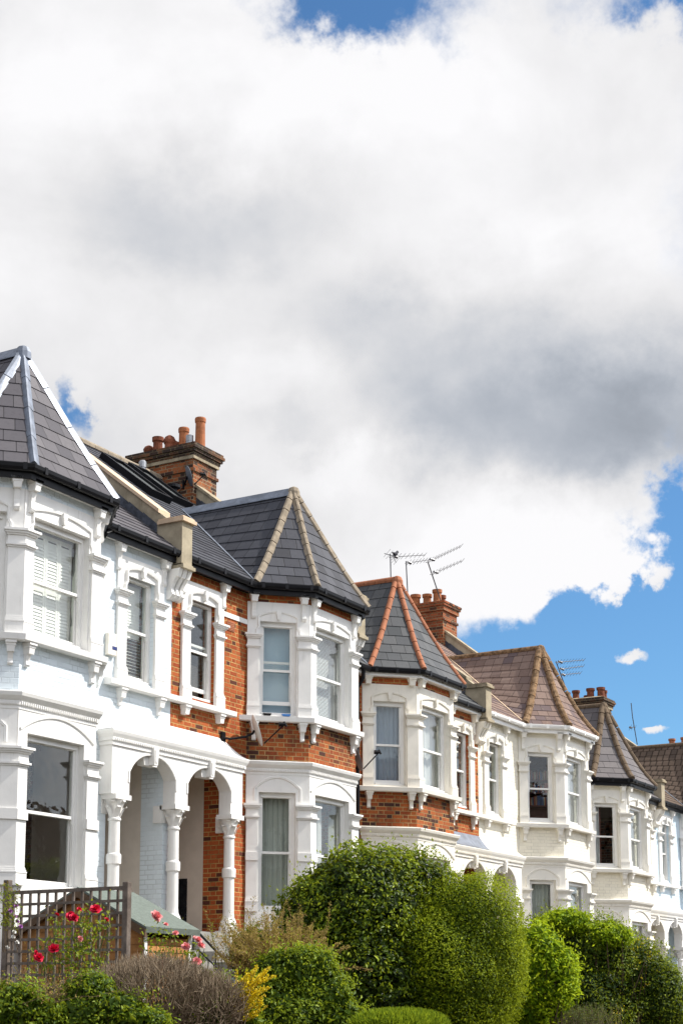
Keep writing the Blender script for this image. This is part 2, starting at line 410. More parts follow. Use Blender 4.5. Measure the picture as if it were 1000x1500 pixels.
def window(house, F, a0, a1, z0, z1, zm, kind, n=-.14, bars=True, gap=0.):
    """sash window in an opening; zm: meeting rail; gap: lower sash raised"""
    fw = .055
    mb = MB()
    mb.box(F, a0, a0+fw, n-.06, n+.05, z0, z1); mb.box(F, a1-fw, a1, n-.06, n+.05, z0, z1)
    mb.box(F, a0+fw, a1-fw, n-.06, n+.05, z1-fw, z1); mb.box(F, a0+fw, a1-fw, n-.06, n+.09, z0, z0+.05)
    mb.box(F, a0+fw, a0+fw+.018, n+.0, n+.035, z0+.05, z1-fw); mb.box(F, a1-fw-.018, a1-fw, n+.0, n+.035, z0+.05, z1-fw)
    mb.box(F, a0+fw, a1-fw, n+.01, n+.07, z1-fw-.03, z1-fw)
    w = mb.build('window', 'frame', house)
    b0, b1 = a0+fw, a1-fw; sw = .042
    def sash(nm, y0, y1, nn, bot, top):
        m = MB()
        m.box(F, b0+.001, b0+sw, nn-.02, nn+.02, y0, y1); m.box(F, b1-sw, b1-.001, nn-.02, nn+.02, y0, y1)
        m.box(F, b0+sw, b1-sw, nn-.02, nn+.02, y0, y0+bot); m.box(F, b0+sw, b1-sw, nn-.02, nn+.02, y1-top, y1)
        if nm == 'upper_sash':
            for x0, x1 in ((b0+.002, b0+sw-.004), (b1-sw+.004, b1-.002)): m.taper(F, (x0+x1)/2, (x1-x0)*.6, nn+.012, y0-.075, x1-x0, nn+.018, y0-.002, nn-.018)
        m.build(nm, 'frame', w)
        g = MB(); g.box(F, b0+sw-.004, b1-sw+.004, nn-.003, nn+.003, y0+bot-.004, y1-top+.004); g.build('pane', 'glass', w)
    sash('upper_sash', zm-.02, z1-fw-.002, n+.012, .045, .04)
    sash('lower_sash', z0+.052+gap, zm+.025+gap, n-.034, .07, .045)
    c0, c1 = b0-.02, b1+.02; nb = n-.16
    if kind == 'shutters':
        m = MB(); k = 4 if (c1-c0) > .7 else 3; pw = (c1-c0)/k
        for lo, hi in ((z0+.05, zm), (zm+.002, z1-.08)):
            for i in range(k):
                x0 = c0+i*pw; m.box(F, x0+.004, x0+.045, nb-.015, nb+.015, lo, hi); m.box(F, x0+pw-.045, x0+pw-.004, nb-.015, nb+.015, lo, hi)
                m.box(F, x0+.045, x0+pw-.045, nb-.015, nb+.015, lo, lo+.06); m.box(F, x0+.045, x0+pw-.045, nb-.015, nb+.015, hi-.06, hi)
                z = lo+.085
                while z < hi-.075:
                    m.hexa([F.p(x0+.045, nb+.012, z-.031), F.p(x0+pw-.045, nb+.012, z-.031), F.p(x0+pw-.045, nb-.006, z+.026), F.p(x0+.045, nb-.006, z+.026)],
                           [F.p(x0+.045, nb+.012, z-.023), F.p(x0+pw-.045, nb+.012, z-.023), F.p(x0+pw-.045, nb-.006, z+.034), F.p(x0+.045, nb-.006, z+.034)])
                    z += .052
        m.build('shutter', 'shutter', w)
    elif kind == 'halfslat':
        slat_blind(F, c0, c1, zm-.05, z1-.06, nb, .05, R(76), .004, .057).build('blind', 'shutter', w)
        slat_blind(F, c0, c1, z0+.06, zm-.05, nb, .055, R(12), .004, .05).build('blind', 'shutter', w)
    elif kind == 'slat':
        slat_blind(F, c0, c1, z0+.06, z1-.06, nb, .026, R(52), .002, .03).build('blind', 'blind_w', w)
    elif kind == 'navyslat':
        slat_blind(F, c0, c1, z0+.06, z1-.06, nb, .055, R(35), .003, .05).build('blind', 'blind_n', w)
    elif kind == 'blue':
        m = MB(); m.box(F, c0, c1, nb-.004, nb, z0+.05, z1-.06); m.build('blind', 'blind_b', w)
    elif kind in ('net', 'net_d', 'curt'):
        curtain_sheet(F, c0, c1, z0+.04, z1-.07, nb, 7 if kind != 'curt' else 6, .018 if kind != 'curt' else .028).build('curtain', kind, w, smooth=True)
    elif kind == 'side':
        curtain_sheet(F, c0, c0+(c1-c0)*.36, z0+.04, z1-.07, nb, 4, .025).build('curtain', 'net', w, smooth=True)
        m = MB(); m.box(F, c0+(c1-c0)*.36, c0+(c1-c0)*.45, nb-.05, nb-.01, z0+.05, z1-.08); m.build('panel', 'wood_red', w)
    elif kind == 'rcurt':
        curtain_sheet(F, c1-(c1-c0)*.55, c1, z0+.04, z1-.07, nb, 4, .022).build('curtain', 'blind_w', w, smooth=True)
    elif kind == 'lcurt':
        curtain_sheet(F, c0, c0+(c1-c0)*.62, z0+.04, z1-.07, nb, 5, .02).build('curtain', 'blind_w', w, smooth=True)
    elif kind == 'board':
        m = MB(); m.box(F, c0, c1, nb-.06, nb-.04, z0+.05, z0+.62*(z1-z0)*.62); m.build('panel', 'int', w)
    return w

def pilaster(house, F, a0, a1, z0, zt, stuc, m0=0, m1=0, band=None, base=True):
    """stucco pilaster with base and moulded capital top at zt"""
    P = .045
    mb = MB()
    if base:
        mb.box(F, a0-.012*(m0 == 0), a1+.012*(m1 == 0), .0, P+.03, z0, z0+.17, m0, m1)
        c = z0+.17
        for dz, pr in ((.022, .036), (.028, .024), (.03, .012)):
            mb.box(F, a0-(pr*.4 if m0 == 0 else 0), a1+(pr*.4 if m1 == 0 else 0), .0, P+pr, c, c+dz, m0, m1); c += dz
    else: c = z0
    mb.box(F, a0, a1, .0, P, c, zt-.27, m0, m1)
    if band: mb.box(F, a0-.01*(m0 == 0), a1+.01*(m1 == 0), .0, P+.028, band[0], band[1], m0, m1)
    o = mb.build('pilaster', stuc, house)
    c = zt-.27; mb = MB()
    for dz, pr in ((.025, .02), (.03, .045), (.035, .016), (.09, .01), (.025, .035), (.03, .06), (.035, .085)):
        mb.box(F, a0-(pr*.75 if m0 == 0 else 0), a1+(pr*.75 if m1 == 0 else 0), .0, P+pr, c, c+dz, m0, m1); c += dz
    mb.build('capital', stuc, o)
    return o

def console(house, F, c, z0, z1, stuc, w=.13, d=.15, name='bracket', short=False):
    """scrolled bracket: block on top, curved tongue below"""
    mb = MB()
    mb.box(F, c-w*.68, c+w*.68, 0, d+.02, z1-.035, z1); mb.box(F, c-w*.6, c+w*.6, 0, d, z1-.07, z1-.035)
    mb.taper(F, c, w*.9, d*.86, z1-.16, w, d*.95, z1-.07)
    if not short:
        h = z1-.16-z0
        prof = [(.55, 1.), (.42, .75), (.33, .5), (.36, .28), (.44, .14), (.34, .04), (.2, 0.)]
        for (d0, t0), (d1, t1) in zip(prof[1:], prof): mb.taper(F, c, w*.66, d*d0, z0+h*t0, w*.66, d*d1, z0+h*t1)
    return mb.build(name, stuc, house)

def arc(a0, a1, z0, rise, n=14, flat=0.):
    c = (a0+a1)/2; hw = (a1-a0)/2
    return [(c+hw*math.cos(math.pi*(1-i/n)), z0+rise*(math.sin(math.pi*i/n) if not flat else math.sin(math.pi*i/n)**flat)) for i in range(n+1)]

def seg_arc(a0, a1, z0, rise, n=14):
    c = (a0+a1)/2; hw = (a1-a0)/2
    return [(c-hw+2*hw*i/n, z0+rise*(1-((2*i/n)-1)**2)) for i in range(n+1)]

# ------------------------------------------------------------------ house
PJ, BW = .83, 1.72
ZG, ZE = -.2, 7.5           # local ground, eaves
SL = .78                    # roof slope
def house(st):
    O, dz, right = st['off'], st['dz'], st['right']      # right: house of the pair with porch left, bay right
    mid = 21.66+O
    sL = (24.83 if right else 16.92)+O
    h0, h1 = (mid, mid+6.1) if right else (mid-6.1, mid)
    mir = lambda x: x if not right else 2*21.66-x
    H = thing('terrace_house', st['label'], 'house', ((h0+h1)/2, 0, ZG+dz), 'terraced houses in a row')
    Z = lambda z: z+dz
    wall, stuc = st['wall'], st['stuc']
    cL = Fr((sL-PJ, 0), (Q, -Q), (-Q, -Q)); cF = Fr((sL, -PJ), (1, 0), (0, -1)); cR = Fr((sL+BW, -PJ), (Q, Q), (Q, -Q))
    CW = PJ*math.sqrt(2)
    faces = [(cL, CW, .24, .93, 0, T8), (cF, BW, .20, 1.46, T8, T8), (cR, CW, .24, .93, T8, 0)]
    def X(a, b): a, b = mir(a)+O, mir(b)+O; return min(a, b), max(a, b)
    p0, p1 = X(19.98, 21.50)             # porch recess
    w0, w1 = X(20.37, 21.15)             # porch window opening
    # ---- walls
    mb = MB()
    for x0, x1 in ((h0, sL-PJ+.02), (sL+BW+PJ-.02, h1)):
        mb = MB(); mb.panel(FRONT, x0, x1, Z(ZG), Z(ZE), -.25, 0, [(p0, p1, Z(1.2), Z(4.1)), (w0, w1, Z(5.25), Z(7.05))] if x0 < p0 < x1 else []); mb.build('front_wall', wall, H)
    mb = MB()                            # gable/party sides, back
    for x0, x1 in ((h0+.001, h0+.12), (h1-.12, h1-.001)):
        prof = [(-.26, ZG), (-.26, ZE+.25), (-4.75, 11.35), (-9.2, ZE+.25), (-9.2, ZG)]
        A = [(x0, -e, Z(z)) for e, z in prof]; B = [(x1, -e, Z(z)) for e, z in prof]
        mb.face(A); mb.face(B[::-1])
        for i in range(5):
            j = (i+1) % 5; mb.face([A[i], B[i], B[j], A[j]])
    mb.box(FRONT, h0+.13, h1-.13, -9.2, -9.0, Z(ZG), Z(ZE))
    mb.build('party_wall', 'brick_old', H)
    mb = MB()
    for z in (1.0, 4.35, 7.3): mb.box(FRONT, h0+.13, h1-.13, -8.9, -.26, Z(z)-.1, Z(z)+.05)
    mb.box(FRONT, h0+.13, h1-.13, -4.2, -4.0, Z(1.06), Z(7.2))
    for z in (1.0, 4.35, 7.3):           # bay floors
        pts = [(sL-PJ+.2, .25), (sL-PJ+.28, -.1), (sL+.1, -.58), (sL+BW-.1, -.58), (sL+BW+PJ-.28, -.1), (sL+BW+PJ-.2, .25)]
        mb.hexa([(x, y, Z(z)-.1) for x, y in pts], [(x, y, Z(z)+.05) for x, y in pts])
    mb.build('interior', 'int', H)
    # ---- bay walls
    mb = MB()
    for F, W, o0, o1, ma, mc in faces: mb.box(F, 0, W, -.2, .0, Z(4.25), Z(5.12), ma, mc)
    mb.build('bay_wall', 'brick_bay' if wall == 'brick' else wall, H)
    mb = MB()
    for F, W, o0, o1, ma, mc in faces: mb.box(F, 0, W, -.2, .012, Z(7.36), Z(ZE+.02), ma, mc)
    mb.build('frieze', wall, H)
    mb = MB()
    for F, W, o0, o1, ma, mc in faces: mb.panel(F, 0, W, Z(5.19), Z(7.36), -.18, .02, [(o0, o1, Z(5.24), Z(7.0))])
    mb.build('upper_bay_surround', stuc, H)
    mb = MB()
    for F, W, o0, o1, ma, mc in faces: mb.panel(F, 0, W, Z(ZG), Z(4.16), -.18, .02, [(o0, o1, Z(1.62), Z(3.80))])
    mb.build('lower_bay_surround', stuc, H)
    # hood moulds and keystones
    for F, W, o0, o1, ma, mc in faces:
        mb = MB(); c = (o0+o1)/2; x0, x1 = o0-.03, o1+.03
        pts = [(x0-.035, 6.75), (x0-.03, 6.83), (x0+.012, 6.89), (x0, 6.96), (x0+.0, 7.07)]+seg_arc(x0+.03, x1-.03, 7.10, .085)+[(x1, 7.07), (x1, 6.96), (x1-.012, 6.89), (x1+.03, 6.83), (x1+.035, 6.75)]
        mb.strip(F, [(a, Z(z)) for a, z in pts], .05, .02, .05)
        mb.taper(F, c, .05, .07, Z(7.03), .085, .085, Z(7.13), .02); mb.taper(F, c, .1, .08, Z(7.13), .085, .085, Z(7.2), .02)
        mb.build('hood_mould', stuc, H); mb = MB()
        pts = [(x0-.05, 3.64), (x0-.05, 3.8)]+seg_arc(x0-.05, x1+.05, 3.86, .22 if W < 1.5 else .26)+[(x1+.05, 3.8), (x1+.05, 3.64)]
        if W > 1.5: pts = seg_arc(.04, W-.04, 3.84, .27)
        mb.strip(F, [(a, Z(z)) for a, z in pts], .055, .02, .045); mb.build('arch_mould', stuc, H)
    # ---- pilasters on the bay
    for F, W, o0, o1, ma, mc in faces:
        for a0, a1, m0, m1 in ((0.0, o0-.03, ma, 0), (o1+.03, W, 0, mc)):
            G = Fr(F.p(0, .02, 0)[:2], F.a, F.n)
            sh0, sh1 = m0*.02, m1*.02
            pilaster(H, G, a0-sh0, a1+sh1, Z(5.20), Z(6.74), stuc, m0, m1)
            pilaster(H, G, a0-sh0, a1+sh1, Z(1.62), Z(3.57), stuc, m0, m1, (Z(2.54), Z(2.69)))
    # ---- rings round the bay
    def ring(d, L=None, Rr=None, inner=True):
        if inner: pts = [(sL-PJ-T8*d, d), (sL-T8*d, PJ+d), (sL+BW+T8*d, PJ+d), (sL+BW+PJ+T8*d, d)]
        else: pts = [(sL-PJ-d*1.414, .0), (sL-T8*d, PJ+d), (sL+BW+T8*d, PJ+d), (sL+BW+PJ+d*1.414, .0)]
        if L is not None: pts = [(L, d)]+pts
        if Rr is not None: pts = pts+[(Rr, d)]
        return pts
    def run(mb, prof, L=None, Rr=None, inner=True):
        cols = [ring(d, L, Rr, inner) for d, z in prof]
        rings = [[(cols[k][i][0], -cols[k][i][1], Z(prof[k][1])) for k in range(len(prof))] for i in range(len(cols[0]))]
        mb.sweep(rings)
    mb = MB(); run(mb, [(-.02, 5.10), (.14, 5.085), (.165, 5.10), (.175, 5.185), (.02, 5.215), (-.02, 5.215)], inner=False); mb.build('window_sill', stuc, H)
    mb = MB()
    run(mb, [(.0, 4.12), (.03, 4.12), (.03, 4.17), (.05, 4.175), (.05, 4.235), (.075, 4.26), (.11, 4.30), (.125, 4.35), (.12, 4.365), (.0, 4.385)], inner=False)
    for F, W, o0, o1, ma, mc in faces:   # dentils
        k = int(W/.045)
        for i in range(k): mb.box(F, (i+.25)*W/k, (i+.72)*W/k, .049, .066, Z(4.185), Z(4.228))
    mb.build('cornice', stuc, H)
    for F, W, o0, o1, ma, mc in faces:
        for c in (.13, W-.13):
            console(H, F, c, Z(4.75), Z(5.088), stuc, .115, .13)
    eb = st.get('eave', 'long')
    for F, W, o0, o1, ma, mc in faces:
        for c in (.11, W-.11):
            G = Fr(F.p(0, .02, 0)[:2], F.a, F.n)
            if eb == 'short': console(H, G, c, Z(7.2), Z(7.5), stuc, .13, .13, 'bracket', True)
            else: console(H, G, c, Z(7.03), Z(7.5), stuc, .125, .15)
    # ---- windows
    K = st['win']
    for i, (F, W, o0, o1, ma, mc) in enumerate(faces):
        window(H, F, o0, o1, Z(5.24), Z(7.0), Z(6.09), K[i], gap=(.16 if st.get('open') and i == 0 else 0))
        window(H, F, o0, o1, Z(1.62), Z(3.80), Z(2.70), K[3+i])
    window(H, FRONT, w0, w1, Z(5.25), Z(7.05), Z(6.12), K[6], n=-.12, gap=(.12 if st.get('open') else 0))
    # porch window surround
    pa, pb = X(20.13, 20.37); pc, pd = X(21.15, 21.39)
    pl = sorted([(pa, pb), (pc, pd)])
    mb = MB(); mb.panel(FRONT, pl[0][0], pl[1][1], Z(6.45), Z(7.31), .0, .035, [(w0, w1, Z(6.4), Z(7.0))]); mb.build('window_surround', stuc, H)
    for a0, a1 in pl: pilaster(H, FRONT, a0, a1, Z(5.2), Z(6.72), stuc)
    mb = MB(); c = (w0+w1)/2
    pts = [(w0-.07, 6.74), (w0-.07, 6.82), (w0-.03, 6.88), (w0-.03, 7.06)]+seg_arc(w0-.0, w1+.0, 7.10, .07)+[(w1+.03, 7.06), (w1+.03, 6.88), (w1+.07, 6.82), (w1+.07, 6.74)]
    mb.strip(FRONT, [(a, Z(z)) for a, z in pts], .07, .03, .085)
    mb.taper(FRONT, c, .05, .1, Z(7.03), .09, .11, Z(7.13), .03); mb.taper(FRONT, c, .11, .105, Z(7.13), .09, .115, Z(7.21), .03)
    mb.build('hood_mould', stuc, H)
    s0, s1 = X(19.86, 21.655)
    mb = MB()
    prof = [(.0, 5.08), (.13, 5.07), (.155, 5.085), (.16, 5.17), (.0, 5.2)]
    mb.sweep([[(x, -e, Z(z)) for e, z in prof] for x in (s0, s1)]); mb.build('window_sill', stuc, H)
    for c in (20.25, 21.3): console(H, FRONT, mir(c)+O, Z(4.78 if not right else 4.88), Z(5.07), stuc, .12, .12, short=right)
    for c in (20.14, 21.38): console(H, FRONT, mir(c)+O, Z(7.03), Z(7.5), stuc, .13, .15)
    if st.get('string'):
        a, b = X(19.35, 20.12); mb = MB(); mb.box(FRONT, a, b, 0, .02, Z(6.91), Z(7.0)); mb.build('string_course', stuc, H)
        vb = MB(); a, b = X(19.75, 19.98)
        vb.box(FRONT, a, b, 0, .012, Z(6.68), Z(6.86))
        for i in range(5): vb.box(FRONT, a+.02, b-.02, .012, .018, Z(6.70)+i*.032, Z(6.70)+i*.032+.018)
        vb.build('air_brick', 'hip_terra', H)
    # ---- porch
    f0, f1 = X(19.80, 21.66)
    o0, o1 = X(20.26, 21.50) if not right else (21.86+O, 23.15+O)
    mb = MB(); n = 18; T0 = .25
    hw = (o1-o0)/2; cc = (o0+o1)/2
    def za(a):
        t = min(1, abs(a-cc)/hw); return 3.68+.33*max(0, 1-t**2.3)**.8
    bot = 3.28
    xs = [o0+(o1-o0)*(1-math.cos(math.pi*i/n))/2 for i in range(n+1)]
    for nn, fl in ((T0, 0), (.0, 1)):
        q = lambda *p: mb.face(list(p) if not fl else list(p)[::-1])
        q(FRONT.p(f0, nn, Z(bot)), FRONT.p(o0, nn, Z(bot)), FRONT.p(o0, nn, Z(4.12)), FRONT.p(f0, nn, Z(4.12)))
        q(FRONT.p(o1, nn, Z(bot)), FRONT.p(f1, nn, Z(bot)), FRONT.p(f1, nn, Z(4.12)), FRONT.p(o1, nn, Z(4.12)))
        for a, b in zip(xs, xs[1:]): q(FRONT.p(a, nn, Z(za(a))), FRONT.p(b, nn, Z(za(b))), FRONT.p(b, nn, Z(4.12)), FRONT.p(a, nn, Z(4.12)))
    for a, b in zip(xs, xs[1:]): mb.face([FRONT.p(a, .0, Z(za(a))), FRONT.p(b, .0, Z(za(b))), FRONT.p(b, T0, Z(za(b))), FRONT.p(a, T0, Z(za(a)))])
    for a, z0, z1, fl in ((o0, bot, 3.68, 0), (o1, bot, 3.68, 1), (f0, bot, 4.12, 1), (f1, bot, 4.12, 0)):
        p = [FRONT.p(a, .0, Z(z0)), FRONT.p(a, T0, Z(z0)), FRONT.p(a, T0, Z(z1)), FRONT.p(a, .0, Z(z1))]; mb.face(p if fl else p[::-1])
    for a, b in ((f0, o0), (o1, f1)): mb.face([FRONT.p(a, .0, Z(bot)), FRONT.p(b, .0, Z(bot)), FRONT.p(b, T0, Z(bot)), FRONT.p(a, T0, Z(bot))])
    mb.build('porch_arch', stuc, H)
    mb = MB(); pts = [(o0-.02, 3.5), (o0-.02, 3.68)]+[(a, za(a)+.02) for a in xs[1:-1]]+[(o1+.02, 3.68), (o1+.02, 3.5)]
    mb.strip(FRONT, [(a, Z(z)) for a, z in pts], .05, T0-.001, T0+.018); mb.build('arch_mould', stuc, H)
    mb = MB(); mb.taper(FRONT, cc, .10, T0+.06, Z(3.86), .14, T0+.07, Z(4.14), .05); mb.taper(FRONT, cc, .06, T0+.072, Z(3.9), .09, T0+.082, Z(4.11), T0+.05); mb.taper(FRONT, cc, .34, T0-.05, Z(3.85), .4, T0-.05, Z(3.99), .05); mb.build('keystone', stuc, H)
    # cornice
    fo = f0 if not right else f1        # outer end
    sg = -1 if not right else 1
    mb = MB(); prof = [(.0, 4.06), (.025, 4.06), (.025, 4.12), (.045, 4.13), (.045, 4.18), (.075, 4.24), (.09, 4.29), (.085, 4.305), (-.2, 4.33)]
    rings = [[(fo+sg*d, -.0, Z(z)) for d, z in prof], [(fo+sg*d, -(T0+d), Z(z)) for d, z in prof], [(mid, -(T0+d), Z(z)) for d, z in prof]]
    mb.sweep(rings)
    L = abs(mid-fo); k = int(L/.05)
    for i in range(k):
        a, b = sorted((fo-sg*(i+.25)*L/k, fo-sg*(i+.72)*L/k)); mb.box(FRONT, a, b, T0+.044, T0+.06, Z(4.135), Z(4.172))
    mb.build('cornice', stuc, H)
    # porch roof: swept lean-to
    mb = MB(); rows = []
    for i in range(7):
        t = i/6; e = .30*(1-t); z = 4.322+.34*t**1.35; x = fo+sg*(.06-.33*t)
        rows.append([(x, .0, Z(z-.004)), (x, -e, Z(z)), (mid, -e, Z(z))])
    for r0, r1 in zip(rows, rows[1:]):
        for i in range(2): mb.face([r0[i], r0[i+1], r1[i+1], r1[i]] if sg < 0 else [r0[i+1], r0[i], r1[i], r1[i+1]])
    mb.face([r for r in (rows[0][0], rows[0][1], rows[0][2], (mid, 0, Z(4.322)))])
    mb.build('porch_roof', st.get('porch_roof', stuc), H)
    # columns (the shared middle one belongs to the left house of a pair)
    cols = (20.05, 21.64) if not right else (23.3,)
    for c in cols:
        c += O; ctr = (c, -.125); mb = MB()
        mb.box(FRONT, c-.17, c+.17, -.04, .29, Z(ZG), Z(1.24)); 
        mb.lathe(ctr, [(.165, Z(1.24)), (.165, Z(1.30)), (.14, Z(1.33)), (.15, Z(1.37)), (.125, Z(1.43)), (.105, Z(1.47)), (.097, Z(1.55)), (.094, Z(2.16)), (.12, Z(2.18)), (.123, Z(2.3)), (.12, Z(2.33)), (.094, Z(2.35)), (.09, Z(2.86)), (.108, Z(2.875)), (.108, Z(2.90)), (.09, Z(2.92))], 20)
        co = mb.build('column', stuc, H, bevel=0)
        mb = MB(); mb.lathe(ctr, [(.09, Z(2.9)), (.10, Z(2.98)), (.125, Z(3.08)), (.165, Z(3.17)), (.18, Z(3.2)), (.17, Z(3.215))], 20)
        mb.box(FRONT, c-.2, c+.2, -.02, .305, Z(3.2), Z(3.282))
        for kk in range(12):
            an = 2*math.pi*kk/12; up = kk % 2; zz = Z(2.93 if not up else 3.02)
            d = (math.cos(an), math.sin(an)); t_ = (-d[1], d[0])
            prof = [(.097, 0, .02), (.118, .06, .045), (.15, .12, .05), (.195, .165, .04), (.2, .14, .02)]
            rr = [[(ctr[0]+d[0]*r+t_[0]*w_*s_, ctr[1]+d[1]*r+t_[1]*w_*s_, zz+h) for s_ in (-1, 0, 1)] for r, h, w_ in prof]
            for r0, r1 in zip(rr, rr[1:]):
                for q in range(2): mb.face([r0[q], r0[q+1], r1[q+1], r1[q]])
        mb.build('capital', stuc, co)
    for c in ((p0, p1)): mb = MB(); mb.box(FRONT, c-.12 if c == p0 else c-.06, c+.06 if c == p0 else c+.12, -.16, .018, Z(2.98), Z(3.27)); mb.build('impost', stuc, H)
    # recess: walls, floor, ceiling, door
    for x0, x1, y0, y1 in ((p0-.036, p0, p0-.036, p0-.004), (p1, p1+.036, p1+.004, p1+.036)):
        mb = MB(); mb.box(FRONT, x0, x1, -.46, -.251, Z(1.2), Z(4.1)); mb.build('porch_pier', wall, H)
        mb = MB(); mb.box(FRONT, y0, y1, -1.5, -.461, Z(1.2), Z(4.1)); mb.build('porch_side_wall', 'plaster', H)
    if right:
        mb = MB(); mb.box(FRONT, p1-.012, p1+.003, -1.37, -.80, Z(1.2), Z(2.2)); mb.build('tiled_dado', 'dado', H)
    mb = MB(); d0, d1 = p0+.42, p1-.12
    mb.panel(FRONT, p0, p1, Z(1.2), Z(4.1), -1.5, -1.38, [(d0, d1, Z(1.2), Z(3.35))]); mb.box(FRONT, p0, p1, -1.38, -.0, Z(4.09), Z(4.2)); mb.build('porch_back_wall', 'plaster', H)
    mb = MB(); mb.box(FRONT, d0, d1, -1.48, -1.43, Z(1.2), Z(3.35))
    for i in range(2):
        for j, (z0, z1) in enumerate(((1.4, 2.0), (2.2, 3.15))): a = d0+.1+i*(d1-d0)/2; mb.box(FRONT, a, a+(d1-d0)/2-.2, -1.43, -1.415, Z(z0), Z(z1))
    dr = mb.build('door', 'door', H); mb = MB(); mb.lathe((d0+.12, 1.405), [(.02, Z(2.1)), (.035, Z(2.12)), (.035, Z(2.15)), (.02, Z(2.17))], 10); mb.build('handle', 'metal', dr)
    mb = MB(); mb.box(FRONT, p0-.05, p1+.05, -1.4, .2, Z(ZG), Z(1.2))
    for i in range(4): mb.box(FRONT, p0+.1, p1-.05, .2+.3*i, .5+.3*i, Z(ZG)-.6, Z(1.02-.18*i))
    mb.build('front_steps', 'pave', H)
    # ---- eaves: soffit, fascia and gutter
    gut = st['gutter']; G = .25
    L0, R0 = h0+(.14 if right else .0), h1-.14
    if st.get('soffit') == 'black': sm = 'black'
    else: sm = stuc
    mb = MB(); run(mb, [(.0, 7.505), (.15, 7.505), (.15, 7.55), (.0, 7.6)], L0, R0); mb.build('soffit', 'frame' if sm != 'black' else 'black', H)
    mb = MB(); fz = 7.50 if st.get('soffit') != 'white_fascia' else 7.60
    if fz < 7.55: run(mb, [(.151, 7.462), (.19, 7.462), (.19, 7.66), (.151, 7.66)], L0, R0)
    gp = [(.187+.05-.06*math.cos(t)*.95, 7.655-.10*math.sin(t)) for t in np.linspace(0, math.pi, 7)]
    run(mb, [(d, z) for d, z in gp]+[(.285, 7.665), (.18, 7.665)], L0, R0)
    cols = ring(.24, L0, R0)             # gutter brackets / joints
    for (xa, ea), (xb, eb_) in zip(cols, cols[1:]):
        L = math.hypot(xb-xa, eb_-ea)
        if L < .5: continue
        tx, te = (xb-xa)/L, (eb_-ea)/L
        F = Fr((xa, -ea), (tx, -te), (-te if False else -te, -tx)) if False else Fr((xa, -ea), (tx, -te), (-te*1., -tx))
        for t in ((.12, .5, .9) if L > 1 else (.35,)): mb.box(F, L*t-.03, L*t+.03, -.062, .056, Z(7.565), Z(7.672))
    mb.build('gutter', gut, H)
    if fz > 7.55:
        mb = MB(); run(mb, [(.151, 7.50), (.18, 7.50), (.18, 7.64), (.151, 7.64)], L0, R0); mb.build('fascia', 'frame', H)
    # ---- main roof
    rz = lambda e: 7.67+SL*(.25-e); er = -4.75; ze = rz(er)
    roofm = st['roof']
    mb = MB(); nc = st.get('nc', 30)
    mb.courses(lambda t: (h0, -(.25+(er-.25)*t), Z(rz(.25+(er-.25)*t))), lambda t: (h1, -(.25+(er-.25)*t), Z(rz(.25+(er-.25)*t))), nc)
    mb.courses(lambda t: (h1, -(-9.75+(er+9.75)*t), Z(rz(2*er-(-9.75+(er+9.75)*t)))), lambda t: (h0, -(-9.75+(er+9.75)*t), Z(rz(2*er-(-9.75+(er+9.75)*t)))), nc)
    rf = mb.build('roof', roofm, H)
    mb = MB()
    k = 14
    for i in range(k):
        x0, x1 = h0+(h1-h0)*i/k, h0+(h1-h0)*(i+1)/k-.012
        mb.sweep([[(x, -(er+.13*math.cos(t)), Z(ze-.03+.11*math.sin(t))) for t in np.linspace(-.3, math.pi+.3, 7)] for x in (x0, x1)])
    mb.build('ridge_tiles', st.get('ridge', 'hip_stone'), rf)
    # ---- bay roof
    m = sL+BW/2; A = Vector((m, .08, Z(10.0))); ev = ring(.245); zE = Z(7.672)
    E4 = [Vector((x, -e, zE)) for x, e in ev]
    sag = st.get('sag', .05)
    def hip(P):
        def f(t):
            q = P.lerp(A, t); return (q.x, q.y, q.z-sag*3.2*math.sin(math.pi*t)*(1-t)**.7)
        return f
    er2 = .25-(10.0-7.672)/SL
    Rb = Vector((m, -er2, Z(10.0)))
    def val(P):
        return lambda t: tuple(P.lerp(Rb, t)+Vector((0, 0, .012)))
    nb = st.get('nb', 13)
    mb = MB()
    for i in range(3): mb.courses(hip(E4[i]), hip(E4[i+1]), nb)
    mb.courses(val(E4[0]), hip(E4[0]), nb); mb.courses(hip(E4[3]), val(E4[3]), nb)
    br = mb.build('bay_roof', st.get('bay_roof', roofm), H)
    mb = MB(); rr = st.get('hipr', .06)
    for P in E4:
        f = hip(P); k = st.get('hipn', 9); flat = st.get('hip') == 'lead'
        up = Vector((0, 0, .02))
        for i in range(k):
            t0, t1 = i/k, (i+1)/k-.006
            p0_, p1_ = Vector(f(t0)), Vector(f(min(t1, .995)))
            d = (p1_-p0_).normalized(); sd = d.cross(Vector((0, 0, 1))).normalized(); nn = sd.cross(d).normalized()
            if nn.z < 0: nn = -nn
            rings = []
            for p, s_ in ((p0_, 1.06), (p1_, .97)):
                if flat: rings.append([tuple(p+sd*rr*1.25*s_+nn*-.045), tuple(p+sd*rr*.45+nn*.028), tuple(p+nn*.055), tuple(p-sd*rr*.45+nn*.028), tuple(p-sd*rr*1.25*s_+nn*-.045)])
                elif st.get('hip') == 'angle': rings.append([tuple(p+sd*rr*1.2*s_+nn*-.05), tuple(p+sd*rr*1.25*s_-nn*.005), tuple(p+sd*.02+nn*.065*s_), tuple(p-sd*.02+nn*.065*s_), tuple(p-sd*rr*1.25*s_-nn*.005), tuple(p-sd*rr*1.2*s_+nn*-.05)])
                else: rings.append([tuple(p+rr*s_*(math.cos(q)*sd+math.sin(q)*nn)) for q in np.linspace(-.5, math.pi+.5, 9)])
            mb.sweep(rings)
    mb.build('hip_tiles', st['hipm'], br)
    mb = MB(); k = st.get('ridn', 10)
